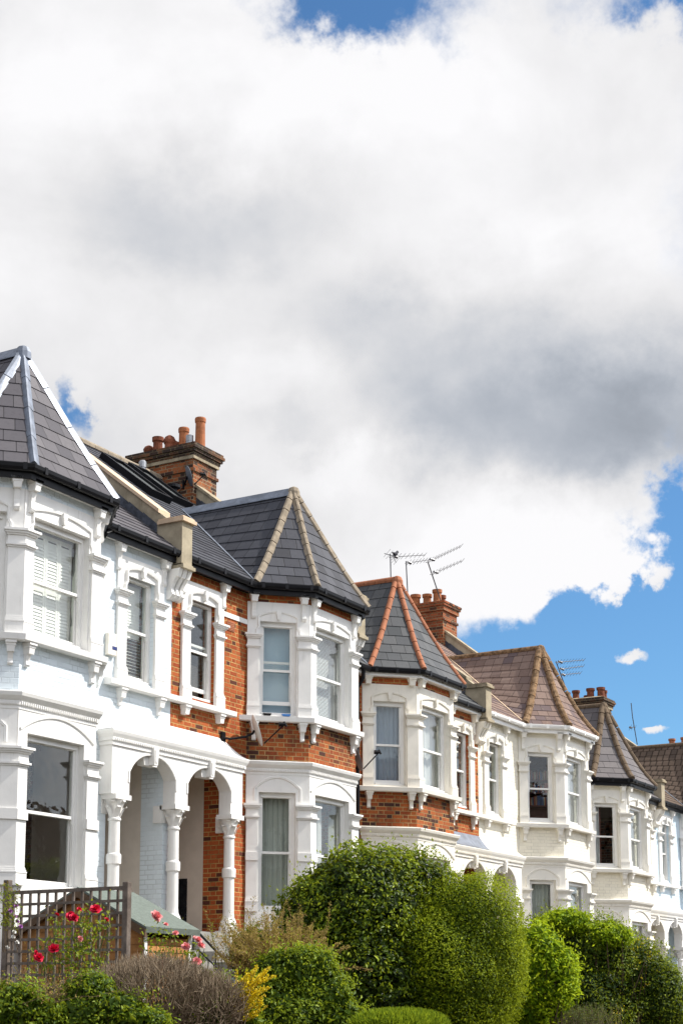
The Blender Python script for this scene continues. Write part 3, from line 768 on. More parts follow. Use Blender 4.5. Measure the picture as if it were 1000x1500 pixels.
    for i in range(k):
        y0, y1 = A.y-.05+(Rb.y-A.y+.1)*i/k, A.y-.05+(Rb.y-A.y+.1)*(i+1)/k-.01
        rr_ = .085
        if st.get('hip') == 'lead' or st.get('ridge2') == 'lead': mb.sweep([[(m+x, y, A.z+z) for x, z in ((.17, -.16), (.16, -.135), (.05, .03), (-.05, .03), (-.16, -.135), (-.17, -.16))] for y in (y0, y1+.01)])
        else: mb.sweep([[(m+rr_*1.15*math.cos(q), y, A.z-.03+rr_*math.sin(q)) for q in np.linspace(-.6, math.pi+.6, 9)] for y in (y0, y1)])
    mb.build('ridge_tiles', 'lead' if st.get('ridge2') == 'lead' else st['hipm'], br)
    mb = MB()                            # cap at the apex
    mb.lathe((m, A.y-.02), [(.13, A.z-.16), (.125, A.z-.05), (.09, A.z+.03), (.03, A.z+.06)], 10); mb.build('apex_cap', st['hipm'], br)
    for P, sgn in ((E4[0], -1), (E4[3], 1)):
        mb = MB(); o_ = Vector((sgn*.07, 0, .028)); b_ = Vector((0, 0, .034))
        mb.face([P+b_, Rb+b_, Rb+o_, P+o_] if sgn > 0 else [P+o_, Rb+o_, Rb+b_, P+b_])
        mb.build('valley_flashing', st.get('valley', 'lead'), br)
    # ---- party parapet at the right end of this house
    pm = h1; mb = MB(); pw = .13
    def par(e): return rz(e)+.40
    prof = [(-.05, ZE-.4), (-.05, par(-.05)), (er, par(er)), (2*er+.05, par(-.05)), (2*er+.05, ZE-.4)]
    def parp(mb, x0, x1, prof):
        A_ = [(x0, -e, Z(z)) for e, z in prof]; B_ = [(x1, -e, Z(z)) for e, z in prof]
        mb.face(A_); mb.face(B_[::-1])
        for i in range(len(prof)):
            j = (i+1) % len(prof); mb.face([A_[i], B_[i], B_[j], A_[j]])
    parp(mb, pm-pw, pm+pw, prof)
    mb.box(FRONT, pm-pw-.02, pm+pw+.02, -.22, .30, Z(7.42), Z(8.19))
    for dd, z0, z1 in ((.05, 7.36, 7.42), (.02, 7.42, 7.45)): mb.box(FRONT, pm-pw-.02-dd+.02, pm+pw+.02+dd-.02, -.2, .31+dd, Z(z0), Z(z1))
    pp = mb.build('parapet', st.get('parapet', 'render'), H)
    mb = MB(); c0 = par(0.)
    prof = [(-.2, par(-.2)+.001), (-.2, par(-.2)+.07), (er, par(er)+.07), (er, par(er)+.001)]; parp(mb, pm-pw-.04, pm+pw+.04, prof)
    prof = [(er-.001, par(er)+.001), (er-.001, par(er)+.07), (2*er+.05, par(-.05)+.07), (2*er+.05, par(-.05)+.001)]; parp(mb, pm-pw-.04, pm+pw+.04, prof)
    mb.box(FRONT, pm-pw-.07, pm+pw+.07, -.20, .36, Z(8.19), Z(8.25)); mb.box(FRONT, pm-pw-.04, pm+pw+.04, -.20, .33, Z(8.25), Z(8.29))
    mb.build('coping', st.get('copm', 'stone'), pp)
    for sgn in (-1, 1):
        mb = MB(); x = pm+sgn*(pw+.004)
        for i in range(14):
            e0, e1 = -.25-.31*i, -.25-.31*(i+1)
            F_ = [(x, -e0, Z(rz(e0)+.0)), (x, -e1, Z(rz(e1)+.0)), (x, -e1, Z(rz(e1)+.19)), (x, -e0, Z(rz(e0)+.17))]
            mb.face(F_ if sgn > 0 else F_[::-1])
        mb.build('lead_flashing', st.get('flash', 'lead_d'), pp)
    # corbels carrying the parapet
    for dx in (-.13, 0, .13):
        mb = MB(); c = pm+dx
        mb.taper(FRONT, c, .09, .24, Z(7.22), .10, .29, Z(7.36))
        pr = [(.21, 7.22), (.14, 7.12), (.10, 7.04), (.11, 6.98), (.14, 6.92), (.08, 6.86), (.05, 6.84)]
        for (d0, z0), (d1, z1) in zip(pr[1:], pr): mb.taper(FRONT, c, .085, d0, Z(z0), .085, d1, Z(z1))
        mb.build('corbel', stuc, H)
    return H, Z, dict(sL=sL, h0=h0, h1=h1, mid=mid, rz=rz, er=er, m=m)
M['dado'] = plain('black_glazed_tile', (.012, .014, .018), .2, .5, .3, 5, .1)
M['lead_d'] = plain('dark_lead', (.075, .085, .11), .5, .5, .6, 6, .4, metal=.2)

def chimney(H, Z, h1, potspec, old='brick_old', top='brick_soot', band=True):
    a0, a1, e0, e1 = h1-.26, h1+.64, -5.5, -3.8; Z0 = Z; Z = lambda z: Z0(z-.20)
    mb = MB()
    mb.box(FRONT, a0, a1, e0, e1, Z(10.0), Z(11.78)); mb.box(FRONT, a0-.035, a1+.035, e0-.035, e1+.035, Z(11.78), Z(11.85)); mb.box(FRONT, a0, a1, e0, e1, Z(11.85), Z(12.06))
    st = mb.build('chimney_stack', old, H); mb = MB(); c = 12.14 if band else 12.06
    for d in ((.06, .10, .135) if band else (.05, .05, .09)): mb.box(FRONT, a0-d, a1+d, e0-d, e1+d, Z(c), Z(c+.068)); c += .068
    mb.box(FRONT, a0-.11, a1+.11, e0-.11, e1+.11, Z(c), Z(c+.06))
    mb.build('corbel_cap', top, st)
    mb = MB()
    if band: mb.box(FRONT, a0-.045, a1+.045, e0-.045, e1+.045, Z(12.06), Z(12.14)); mb.build('stone_band', 'stone', st)
    zt = c+.06
    mb = MB(); b = [FRONT.p(x, e, Z(zt)) for x, e in ((a0-.1, e1+.1), (a1+.1, e1+.1), (a1+.1, e0-.1), (a0-.1, e0-.1))]; t = [FRONT.p(x, e, Z(zt+.09)) for x, e in ((a0+.2, e1-.25), (a1-.2, e1-.25), (a1-.2, e0+.25), (a0+.2, e0+.25))]
    mb.hexa(b, t); mb.build('flaunching', 'stone', st)
    for (e, x, hgt, r, mt, kind) in potspec:
        mb = MB(); ct = (h1+.19+x, -e-.25); z0 = Z(zt+.03)
        if kind == 'tall': mb.lathe(ct, [(r*1.05, z0), (r*1.05, z0+.08), (r*.92, z0+.12), (r*.86, z0+hgt-.12), (r*.98, z0+hgt-.1), (r*1.02, z0+hgt-.03), (r*.95, z0+hgt), (r*.7, z0+hgt), (r*.65, z0+hgt-.2)], 18)
        elif kind == 'hood':
            mb.lathe(ct, [(r*1.0, z0), (r*.9, z0+.06), (r*.85, z0+hgt*.5), (r*1.05, z0+hgt*.6), (r*1.1, z0+hgt*.72), (r*.8, z0+hgt*.9), (r*.3, z0+hgt)], 16)
            mb.tube([(ct[0]-.05, ct[1], z0+hgt*.62), (ct[0]+.24, ct[1]-.1, z0+hgt*.5)], [r*.75, r*.8], 12)
        elif kind == 'cowl':
            mb.lathe(ct, [(r*.75, z0), (r*.75, z0+.05), (r, z0+.05), (r, z0+hgt), (r*.2, z0+hgt+.03)], 14)
            for k in range(4): mb.lathe(ct, [(r*1.06, z0+.07+k*.05), (r*1.06, z0+.095+k*.05)], 14)
        else: mb.lathe(ct, [(r, z0), (r, z0+.06), (r*.85, z0+.1), (r*.82, z0+hgt-.1), (r*1.02, z0+hgt-.09), (r*1.04, z0+hgt), (r*.75, z0+hgt), (r*.7, z0+hgt-.12)], 16)
        mb.build('chimney_pot', mt, st, smooth=False)
    return st, zt

STY = [
 dict(off=0, dz=0, right=False, wall='blue_paint', stuc='white', roof='slate_a', gutter='black', hip='lead', hipm='lead', ridge2='lead', hipr=.072, hipn=4, nb=10, sag=.03, ridge='hip_stone', parapet='render', copm='coping', win=['navyslat', 'shutters', 'curt', 'side', 'none', 'none', 'halfslat'],
      label='pale blue and white painted terrace house with purple slate roof, nearest at left edge'),
 dict(off=0, dz=0, right=True, wall='brick', stuc='white', roof='slate_b', gutter='black', soffit='black', hip='angle', hipm='hip_stone', ridge2='lead', hipn=9, nb=10, sag=.035, string=True, open=True, win=['blue', 'slat', 'net', 'curt', 'lcurt', 'curt', 'board'],
      label='red brick terrace house with white window surrounds and dark slate roof with buff stone hips'),
 dict(off=12.21, dz=-.8, right=False, wall='brick', stuc='cream', roof='slate_c', gutter='black', soffit='white_fascia', hipm='hip_terra', hipr=.06, nb=10, sag=.05, eave='short', porch_roof='lead', win=['net_d', 'net', 'curt', 'curt', 'curt', 'curt', 'net'],
      label='red brick terrace house with cream surrounds and terracotta orange hip tiles on its bay roof'),
 dict(off=12.21, dz=-.8, right=True, wall='cream_paint', stuc='ivory', roof='slate_d', gutter='frame', hipm='hip_lichen', hipr=.09, hipn=7, nb=12, sag=.09, valley='coping', win=['books', 'rcurt', 'curt', 'curt', 'lcurt', 'curt', 'curt'],
      label='cream painted terrace house with weathered brown tiled roof and pale gutter'),
 dict(off=24.6, dz=-1.6, right=False, wall='cream_paint', stuc='ivory', roof='slate_e', gutter='black', hipm='hip_brown', hipr=.085, hipn=8, nb=10, sag=.09, win=['side', 'rcurt', 'curt', 'curt', 'none', 'curt', 'net'],
      label='cream painted terrace house with grey slate roof and rounded brown hips, beyond the brown roof'),
 dict(off=24.6, dz=-1.6, right=True, wall='sky_paint', stuc='white', roof='slate_f', gutter='black', hipm='hip_brown', hipr=.08, nb=13, sag=.08, win=['net', 'net', 'curt', 'curt', 'curt', 'curt', 'net'],
      label='light blue terrace house with brown pantile roof, farthest and cut by the right edge'),
]
HS = [house(s) for s in STY]
# ------------------------------------------------------------------ camera
CF, CT, CP, CH = 2337.3, .5276, .1556, 1469.4      # focal (px of 1000), heading, pitch, horizon row
YP = CH-CF*math.tan(CP)
cd = bpy.data.cameras.new('camera'); cam = bpy.data.objects.new('camera', cd); COL.objects.link(cam); scene.camera = cam
cam.location = (0, -16, 0); cam.rotation_euler = (math.pi/2+CP, 0, -(math.pi/2-CT))
cd.sensor_fit = 'HORIZONTAL'; cd.sensor_width = 36; cd.lens = 36*CF/1000; cd.shift_y = (YP-750)/1000; cd.clip_start = .1; cd.clip_end = 3000
def ray(x, y):
    X = (x-500)/CF; Zc = -(y-YP)/CF; Y = math.cos(CP)-Zc*math.sin(CP); z = math.sin(CP)+Zc*math.cos(CP)
    return (Y*math.cos(CT)+X*math.sin(CT), Y*math.sin(CT)-X*math.cos(CT), z, Y)
def at_e(x, y, e):
    d = ray(x, y); t = (16-e)/d[1]; return (d[0]*t, -16+d[1]*t, d[2]*t)
def at_d(x, y, Y):
    d = ray(x, y); t = Y/d[3]; return (d[0]*t, -16+d[1]*t, d[2]*t)
M['vel_glass'] = plain('roof_window_glass', (.16, .17, .17), .2, .5, .1, 3, .02)
M['blue_strip'] = plain('navy_strip', (.02, .035, .16), .4, .4, .05)
M['tray_blue'] = plain('bright_blue_plastic', (.03, .16, .45), .4, .4, .05)
M['brick_chim'] = brick('stack_brick', (.24, .062, .025), (.36, .105, .04), (.07, .032, .022), (.36, .28, .16), .28, (1.6, .58, .6))
M['metal_d'] = plain('dark_aerial_metal', (.10, .10, .11), .45, .5, .2, 9, .1, metal=.4)
M['pigeon'] = plain('grey_feather', (.05, .05, .06), .8, .2, .3, 20, .2)
M['book_a'] = plain('blue_book', (.06, .10, .2), .6, .3); M['book_b'] = plain('red_book', (.25, .07, .04), .6, .3); M['book_c'] = plain('buff_book', (.4, .33, .22), .6, .3)
M['brick_soot'] = brick('sooty_brick', (.13, .06, .032), (.22, .10, .045), (.045, .028, .022), (.22, .18, .11), .4, (1.6, .45, .8))
(HA, ZA, gA), (HB, ZB, gB), (HC, ZC, gC), (HD, ZD, gD), (HE, ZE_, gE), (HF, ZF, gF) = HS
chimney(HB, ZB, gB['h1'], [(-5.62, 0, .34, .12, 'pot_dark', 'hood'), (-5.33, -.05, .46, .13, 'pot_dark', 'std'), (-4.98, -.08, .44, .13, 'pot_dark', 'hood'), (-4.72, .1, .62, .125, 'pot', 'tall'), (-4.47, -.02, .36, .085, 'metal', 'cowl'), (-4.28, .12, .78, .125, 'pot', 'tall')])
chimney(HD, ZD, gD['h1'], [(-5.5, -.1, .36, .13, 'pot', 'std'), (-5.1, -.1, .36, .15, 'pot', 'std'), (-4.75, -.05, .34, .14, 'pot', 'std'), (-4.4, -.1, .42, .14, 'pot', 'std'), (-4.45, .28, .34, .13, 'pot_dark', 'std')], 'brick_chim', 'brick_chim', False)
chimney(HF, ZF, gF['h1'], [(-5.55, 0, .34, .14, 'pot_dark', 'std'), (-5.15, -.1, .36, .14, 'pot_dark', 'std'), (-4.85, .2, .2, .12, 'pot_dark', 'std'), (-4.6, -.1, .38, .15, 'pot_dark', 'std'), (-4.25, .0, .40, .15, 'pot_dark', 'std'), (-4.25, .3, .34, .12, 'pot_dark', 'std')])
# next house down the row: only its roof and stack rise above its neighbour
dzG = -2.4; g0 = 52.38
HG = thing('terrace_house', 'farthest roof of the row with a red chimney pot, rising behind the brown pantile roof', 'house', (55.4, 0, ZG+dzG), 'terraced houses in a row')
mb = MB(); mb.box(FRONT, g0+.16, g0+12, -9.2, 0, ZG+dzG, ZE+dzG); mb.build('front_wall', 'brick', HG)
mb = MB(); rzG = lambda e: 7.67+SL*(.25-e)+dzG
mb.courses(lambda t: (g0+.15, -(.25-5*t), rzG(.25-5*t)), lambda t: (g0+12, -(.25-5*t), rzG(.25-5*t)), 30)
mb.courses(lambda t: (g0+12, 9.75-5*t, rzG(.25-5*t)), lambda t: (g0+.15, 9.75-5*t, rzG(.25-5*t)), 30); mb.build('roof', 'slate_e', HG)
mb = MB(); mb.box(FRONT, 63.2, 64.1, -5.8, -4.3, 7.5, 9.85); mb.box(FRONT, 63.13, 64.17, -5.87, -4.23, 9.85, 9.95); sk = mb.build('chimney_stack', 'brick_old', HG)
for x_, e in ((63.4, -4.55), (63.75, -4.55), (63.5, -5.1)):
    mb = MB(); mb.lathe((x_, -e), [(.15, 9.95), (.15, 10.1), (.12, 10.14), (.12, 10.75), (.15, 10.77), (.15, 10.85), (.1, 10.85)], 14); mb.build('chimney_pot', 'hip_terra', sk)

# ---- roof details of house B: roof windows, flue, vent cowl
def roofbox(mb, s0, s1, e0, e1, h0, h1):
    """box lying on B's main slope; e0 lower edge, e1 upper"""
    rz = lambda e: 7.67+SL*(.25-e); nz, ne = .788, .615
    P = lambda s, e, h: (s, -(e+h*ne), rz(e)+h*nz)
    mb.hexa([P(s0, e0, h0), P(s1, e0, h0), P(s1, e1, h0), P(s0, e1, h0)], [P(s0, e0, h1), P(s1, e0, h1), P(s1, e1, h1), P(s0, e1, h1)])
roofB = [c for c in HB.children if c.name.split('.')[0] == 'roof'][0]
for s0, s1, e0, e1 in ((24.55, 25.25, -2.75, -4.05), (25.75, 26.45, -3.1, -4.3)):
    mb = MB(); f = .075
    roofbox(mb, s0, s0+f, e0, e1, .0, .14); roofbox(mb, s1-f, s1, e0, e1, .0, .14); roofbox(mb, s0+f, s1-f, e0, e0-f, .0, .14); roofbox(mb, s0+f, s1-f, e1+f, e1, .0, .15)
    fr = mb.build('roof_window', 'black', roofB)
    mb = MB(); roofbox(mb, s0+f, s1-f, e0-f, e1+f, .08, .09); mb.build('pane', 'vel_glass', HB)
mb = MB(); mb.lathe((26.6, 4.5), [(.07, 11.0), (.07, 11.5), (.085, 11.5), (.085, 11.62), (.05, 11.66)], 12); mb.build('flue', 'metal', HB)
mb = MB(); mb.lathe((27.0, 3.95), [(.13, 10.6), (.09, 10.9), (.07, 11.05), (.15, 11.06), (.15, 11.12), (.04, 11.17)], 14); mb.build('roof_vent', 'black', HB)
# ---- drainpipes
def pipe(H, pts, r=.04):
    mb = MB(); mb.tube(pts, r, 10)
    for p, q in zip(pts, pts[1:]):
        if abs(p[2]-q[2]) > 1.5:
            z = p[2]-.3
            while z > q[2]+.2: mb.lathe((p[0], p[1]), [(r*1.25, z-.05), (r*1.25, z)], 10); z -= 1.35
    mb.build('drainpipe', 'black', H)
pipe(HB, [(27.48, -.24, 7.55), (27.5, -.2, 7.42), (27.56, -.07, 7.2), (27.56, -.07, ZG)])
pipe(HA, [(19.68, -.22, 7.56), (19.6, -.2, 7.5), (19.56, -.07, 7.3), (19.56, -.07, 7.0), (19.56, -.07, 6.9)], .035)
pipe(HC, [(27.98, -.23, 6.85), (28.0, -.2, 6.6), (27.98, -.08, 6.4), (27.98, -.08, ZG-.8)])
pipe(HE, [(40.3, -.22, 5.95), (40.3, -.1, 5.6), (40.3, -.07, ZG-1.6)], .035)
# ---- burglar alarm box on A
t = thing('alarm_box', 'cream alarm box with a dark blue strip on the pale blue wall', 'alarm box', (20.0, 0, 5.75))
mb = MB(); mb.box(FRONT, 19.86, 20.09, .001, .07, 5.56, 5.93); mb.build('casing', 'cream', t, bevel=.012)
mb = MB(); mb.box(FRONT, 19.97, 20.085, .07, .076, 5.66, 5.715); mb.build('strip', 'blue_strip', t)
# ---- satellite dishes
def dish(name, label, base, arm, c, aim, r, mat, lnb=.5):
    t = thing(name, label, 'satellite dish', base, 'satellite dishes on the terrace')
    c = Vector(c); aim = Vector(aim).normalized(); x = aim.cross(Vector((0, 0, 1))).normalized(); y = x.cross(aim)
    mb = MB(); k = 24; rings = []
    for q in range(6):
        rr = r*q/5; dp = .16*r*(q/5)**2
        rings.append([tuple(c+aim*dp+(x*math.cos(2*math.pi*i/k)+y*1.1*math.sin(2*math.pi*i/k))*max(rr, .004)) for i in range(k)])
    for r0, r1 in zip(rings, rings[1:]):
        for i in range(k):
            j = (i+1) % k; mb.face([r0[i], r0[j], r1[j], r1[i]]); mb.face([tuple(Vector(p)-aim*.012) for p in (r1[i], r1[j], r0[j], r0[i])])
    for i in range(k):
        j = (i+1) % k; p, q = Vector(rings[-1][i]), Vector(rings[-1][j]); mb.face([p, q, q-aim*.012, p-aim*.012])
    mb.build('reflector', mat, t, smooth=False)
    mb = MB(); mb.tube([base]+arm+[tuple(c-aim*.02)], .022, 8); b0 = Vector(base); mb.box(Fr((b0.x, b0.y), (1, 0), (0, -1)), -.06, .06, -.01, .02, b0.z-.1, b0.z+.1); mb.build('wall_mount', 'black', t)
    e = c+aim*lnb-y*r*.15; s = c-y*r*1.0+aim*.08
    mb = MB(); mb.tube([tuple(s), tuple(e)], .014, 6); mb.build('feed_arm', 'black', t)
    mb = MB(); mb.tube([tuple(e), tuple(e-aim*.1+y*.03)], [.03, .045], 10); mb.tube([tuple(e+aim*.02-y*.05), tuple(e+y*.05)], .02, 8); mb.build('receiver', 'black', t)
dish('satellite_dish', 'pale satellite dish on a long black arm beside the bay of the red brick house', (23.22, -.02, 4.68), [(23.3, -.12, 4.66), (23.55, -.3, 4.72), (23.7, -.34, 4.8)], (23.78, -.34, 4.86), (.62, -.75, .32), .27, 'dish', .55)
dish('satellite_dish', 'dark grey satellite dish by the drainpipe between the two brick houses', (27.62, -.02, 4.85), [(27.6, -.2, 4.85)], (27.5, -.3, 4.87), (.62, -.75, .32), .27, 'dish_d', .5)
dish('satellite_dish', 'dark satellite dish fixed to the side of the tall brick chimney', (27.52, 4.05, 11.3), [(27.42, 3.95, 11.3)], (27.38, 3.85, 11.42), (.70, -.65, .3), .21, 'dish_d', .38)
mb = MB(); pts = [(27.485, 4.05, 11.25), (27.485, 4.2, 11.12), (27.485, 4.5, 11.08), (27.485, 5.0, 11.25)]; mb.tube(pts, .008, 5); mb.build('cable', 'black', HB)
# ---- TV aerials
def aerial(label, mast, booms, r=.018):
    t = thing('tv_aerial', label, 'TV aerial', mast[0], 'rooftop TV aerials')
    mb = MB(); mb.tube(mast, r, 8); mb.build('mast', 'metal_d', t)
    for p, q, ax, n, refl in booms:
        p, q = Vector(p), Vector(q); ax = Vector(ax).normalized(); d = (q-p)
        mb = MB(); mb.tube([tuple(p-d*.04), tuple(q)], .014, 6)
        for i in range(n):
            c = p+d*(.1+.9*i/(n-1)); l = .13-.04*i/n
            mb.tube([tuple(c-ax*l), tuple(c+ax*l)], .006, 5)
        up = d.normalized().cross(ax)
        if refl:
            c = p+d*.04
            for s_ in (-1, 1): mb.tube([tuple(c-ax*.04+up*.26*s_-d*.03), tuple(c+ax*.04)], .012, 5)
            for z in (-.22, -.12, .12, .22): mb.tube([tuple(c+up*z-ax*.16), tuple(c+up*z+ax*.16)], .005, 5)
        c = p+d*.13; mb.tube([tuple(c-up*.05-d*.03), tuple(c+up*.05+d*.03)], .04, 8)
        mb.build('boom', 'metal_d', t)
ea = -5.3
P = lambda x, y, e=ea: at_e(x, y, e)
axv = (.25, -.6, .75)
aerial('leftmost rooftop TV aerial, upright mast with one boom, behind the orange hip tiles', [P(573, 880, -5.6), P(571.5, 812, -5.6)], [(P(572, 816, -5.6), P(622, 813, -5.6), axv, 8, True)])
aerial('short upright TV aerial on the brick chimney, its boom reaching the leaning mast', [P(597, 872), P(594.5, 822)], [(P(595, 825), P(628, 820), axv, 7, False)])
aerial('leaning TV aerial with two rising booms on the corner of the brick chimney', [P(646, 882, -4.0), P(626, 822, -4.0)], [(P(626, 823, -4.0), P(675, 800, -4.0), axv, 11, False), (P(632, 841, -4.0), P(677, 821.5, -4.0), axv, 9, False)])
e3 = -5.0
aerial('TV aerial with three stacked booms above the brown tiled roof', [P(829, 1010, e3), P(814, 969, e3)], [(P(815, 970.5, e3), P(855, 967, e3), axv, 9, False), (P(818, 981, e3), P(854, 976, e3), axv, 8, False), (P(821, 989, e3), P(850, 986, e3), axv, 7, False)])
aerial('thin leaning TV aerial standing alone above the brown pantile ridge', [P(933, 1091, -4.7), P(926, 1050, -4.7), P(924, 1030, -4.7)], [(P(922, 1066, -4.7), P(930, 1066, -4.7), (0, -.5, .9), 3, False)])
t = thing('pigeon', 'small dark bird perched on the boom of the leftmost aerial', 'bird', P(578, 814.5, -5.6))
c = Vector(P(578, 812.5, -5.6)); mb = MB()
mb.tube([tuple(c+Vector((-.17, 0, .02))), tuple(c+Vector((-.08, 0, .03))), tuple(c), tuple(c+Vector((.09, 0, .05))), tuple(c+Vector((.12, 0, .09))), tuple(c+Vector((.16, 0, .13))), tuple(c+Vector((.2, 0, .12))), tuple(c+Vector((.23, 0, .11)))], [.012, .03, .065, .055, .04, .035, .028, .004], 10)
mb.build('body', 'pigeon', t, smooth=True)
for s_ in (-1, 1):
    mb = MB(); mb.tube([tuple(c+Vector((.02, .02*s_, -.05))), tuple(c+Vector((.02, .02*s_, -.1)))], .006, 5); mb.build('leg', 'hip_terra', t)
# ---- bookcase in D's bay room
gs = gD['sL']; Fc = Fr((gs-PJ, 0), (Q, -Q), (-Q, -Q))
t = thing('bookcase', 'dark bookcase of coloured books behind the upper window of the cream house', 'bookcase', (gs, .9, 4.4-.8))
mb = MB(); nb_ = -1.05
mb.box(Fc, -.3, 1.6, nb_-.3, nb_-.27, 3.7, 6.6)
for z in (4.7, 5.0, 5.33, 5.66, 5.99): mb.box(Fc, -.3, 1.6, nb_-.27, nb_, z-.03, z)
mb.build('shelf', 'wood_red', t)
bkm = ['book_a', 'book_b', 'book_c']
mbs = [MB() for _ in bkm]
for z in (5.0, 5.33, 5.66):
    a = -.25
    while a < 1.5:
        w = random.uniform(.02, .05); mbs[random.randrange(3)].box(Fc, a, a+w*.9, nb_-.24, nb_-.02-random.random()*.04, z, z+random.uniform(.18, .27)); a += w
for m_, k_ in zip(mbs, bkm): m_.build('books', k_, t)
# ---- soap trays on B's raised sash sill
cB = Fr((gB['sL']-PJ, 0), (Q, -Q), (-Q, -Q))
for a0, a1, mt, lb in ((.30, .46, 'black', 'small black tray on the sill under the raised blue window'), (.66, .82, 'tray_blue', 'small bright blue tray on the sill under the raised blue window')):
    mb = MB(); mb.hexa([cB.p(a0+.02, .05, 5.217), cB.p(a1-.02, .05, 5.217), cB.p(a1-.02, -.04, 5.217), cB.p(a0+.02, -.04, 5.217)], [cB.p(a0, .07, 5.255), cB.p(a1, .07, 5.255), cB.p(a1, -.05, 5.255), cB.p(a0, -.05, 5.255)])
    tag(mb.build('tray', mt), lb, 'tray')
# ---- trellis fence (runs out from the house, at right angles to the facade)
TF = Fr((16.2, 0), (0, -1), (-1, 0))    # a = e, n towards camera side
t = thing('trellis_fence', 'weathered grey timber trellis panel between two posts in front of the shed', 'trellis', (16.2, -2.4, -.1))
for a in (1.36, 3.36):
    mb = MB(); mb.box(TF, a, a+.085, -.045, .045, -.2, 1.52 if a > 2 else 1.62); mb.build('post', 'trellis', t, bevel=.006)
mb = MB()
for i in range(10): z = 1.44-.155*i; mb.box(TF, 1.447, 3.358, .004, .024, z-.018, z+.018+(.012 if i == 0 else 0))
for i in range(13): a = 1.5+.146*i; mb.box(TF, a-.015, a+.019, -.02, .003, -.05, 1.43)
mb.build('lattice', 'trellis', t)
# ---- shed
t = thing('garden_shed', 'low brown wooden shed with green felt roof behind the trellis', 'shed', (17.5, -2.05, -.2))
e0, e1, s0, s1, zev, zap = .98, 3.06, 17.0, 18.05, 1.03, 1.52; em = (e0+e1)/2
mb = MB(); GF = Fr((s0, 0), (0, -1), (-1, 0)); BF = Fr((s1, 0), (0, 1), (1, 0))
nbd = 11; hb = 1.06/nbd
for i in range(nbd):
    z0, z1 = -.2+i*hb, -.2+(i+1)*hb
    mb.hexa([FRONT.p(s0+.01, e1+.012, z0), FRONT.p(s1, e1+.012, z0), FRONT.p(s1, e1-.02, z0), FRONT.p(s0+.01, e1-.02, z0)], [FRONT.p(s0+.01, e1+.002, z1), FRONT.p(s1, e1+.002, z1), FRONT.p(s1, e1-.02, z1), FRONT.p(s0+.01, e1-.02, z1)])
    mb.box(FRONT, s0+.01, s1, e0, e0+.02, z0, z1)
z = -.2
while z < zap-.02:
    z1 = min(z+hb, zap-.01); w0 = e0 if z < zev else e0+(z-zev)/(zap-zev)*(em-e0); w1 = e0 if z1 < zev else e0+(z1-zev)/(zap-zev)*(em-e0)
    for F_, sg_ in ((GF, 1), (BF, -1)):
        A0, A1, B0, B1 = (w0, 2*em-w0, w1, 2*em-w1) if sg_ > 0 else (-(2*em-w0), -w0, -(2*em-w1), -w1)
        mb.hexa([F_.p(A0, .012, z), F_.p(A1, .012, z), F_.p(A1, -.02, z), F_.p(A0, -.02, z)], [F_.p(B0, .002, z1), F_.p(B1, .002, z1), F_.p(B1, -.02, z1), F_.p(B0, -.02, z1)])
    z = z1
mb.build('wall', 'shed', t)
mb = MB()
for sg_ in (-1, 1):
    eo = em+sg_*(e1-em+.12); zo = zev-.07
    def R_(s, h): return [(s, -em, zap+h), (s, -eo, zo+h)]
    a = R_(s0-.1, 0)+R_(s1+.08, 0)[::-1]; b = R_(s0-.1, .03)+R_(s1+.08, .03)[::-1]
    mb.hexa(a, b) if sg_ > 0 else mb.hexa(a[::-1], b[::-1])
    n_ = 1
    mb.hexa([(s0-.1, -eo, zo-.05), (s1+.08, -eo, zo-.05), (s1+.08, -eo+sg_*-.0-.0, zo-.05), (s0-.1, -eo, zo-.05)], [(s0-.1, -eo-.012*sg_, zo+.03), (s1+.08, -eo-.012*sg_, zo+.03), (s1+.08, -eo, zo+.03), (s0-.1, -eo, zo+.03)])
mb.build('roof', 'felt', t)
for F_, off in ((Fr((s0-.1, 0), (0, -1), (-1, 0)), 0),):
    for sg_ in (-1, 1):
        mb = MB(); eo = em+sg_*(e1-em+.12)
        mb.prism(F_, sorted([(em, zap-.11), (eo, zev-.18)])+sorted([(eo, zev-.075), (em, zap-.005)], reverse=True), -.02, .015); mb.build('bargeboard', 'shed_trim', t)
mb = MB(); mb.box(FRONT, s0-.0, s0+.06, e1+.013, e1+.03, -.2, zev-.1); mb.box(FRONT, s1-.05, s1+.005, e1+.013, e1+.03, -.2, zev-.1); mb.build('corner_trim', 'white', t)
# ---- handrail
t = thing('handrail', 'curved black metal handrail beside the front steps of the brick house', 'handrail', (21.66, -1., 0))
pts = [(21.66, -.30, 1.28), (21.66, -.48, 1.27), (21.66, -.58, 1.2), (21.66, -1.38, .52), (21.66, -1.46, .44), (21.66, -1.5, .2), (21.66, -1.5, -.5)]
mb = MB(); mb.tube(pts, .022, 8); mb.build('rail', 'black', t)
for e, z in ((.55, 1.22), (1.0, .84)):
    mb = MB(); mb.tube([(21.66, -e, z), (21.66, -e, -.5)], .014, 8); mb.build('post', 'black', t)
mb = MB(); mb.tube([(21.3, -.9, .85), (21.38, -1.4, .42), (21.4, -1.55, -.3)], .016, 8); mb.build('rail', 'black', t)

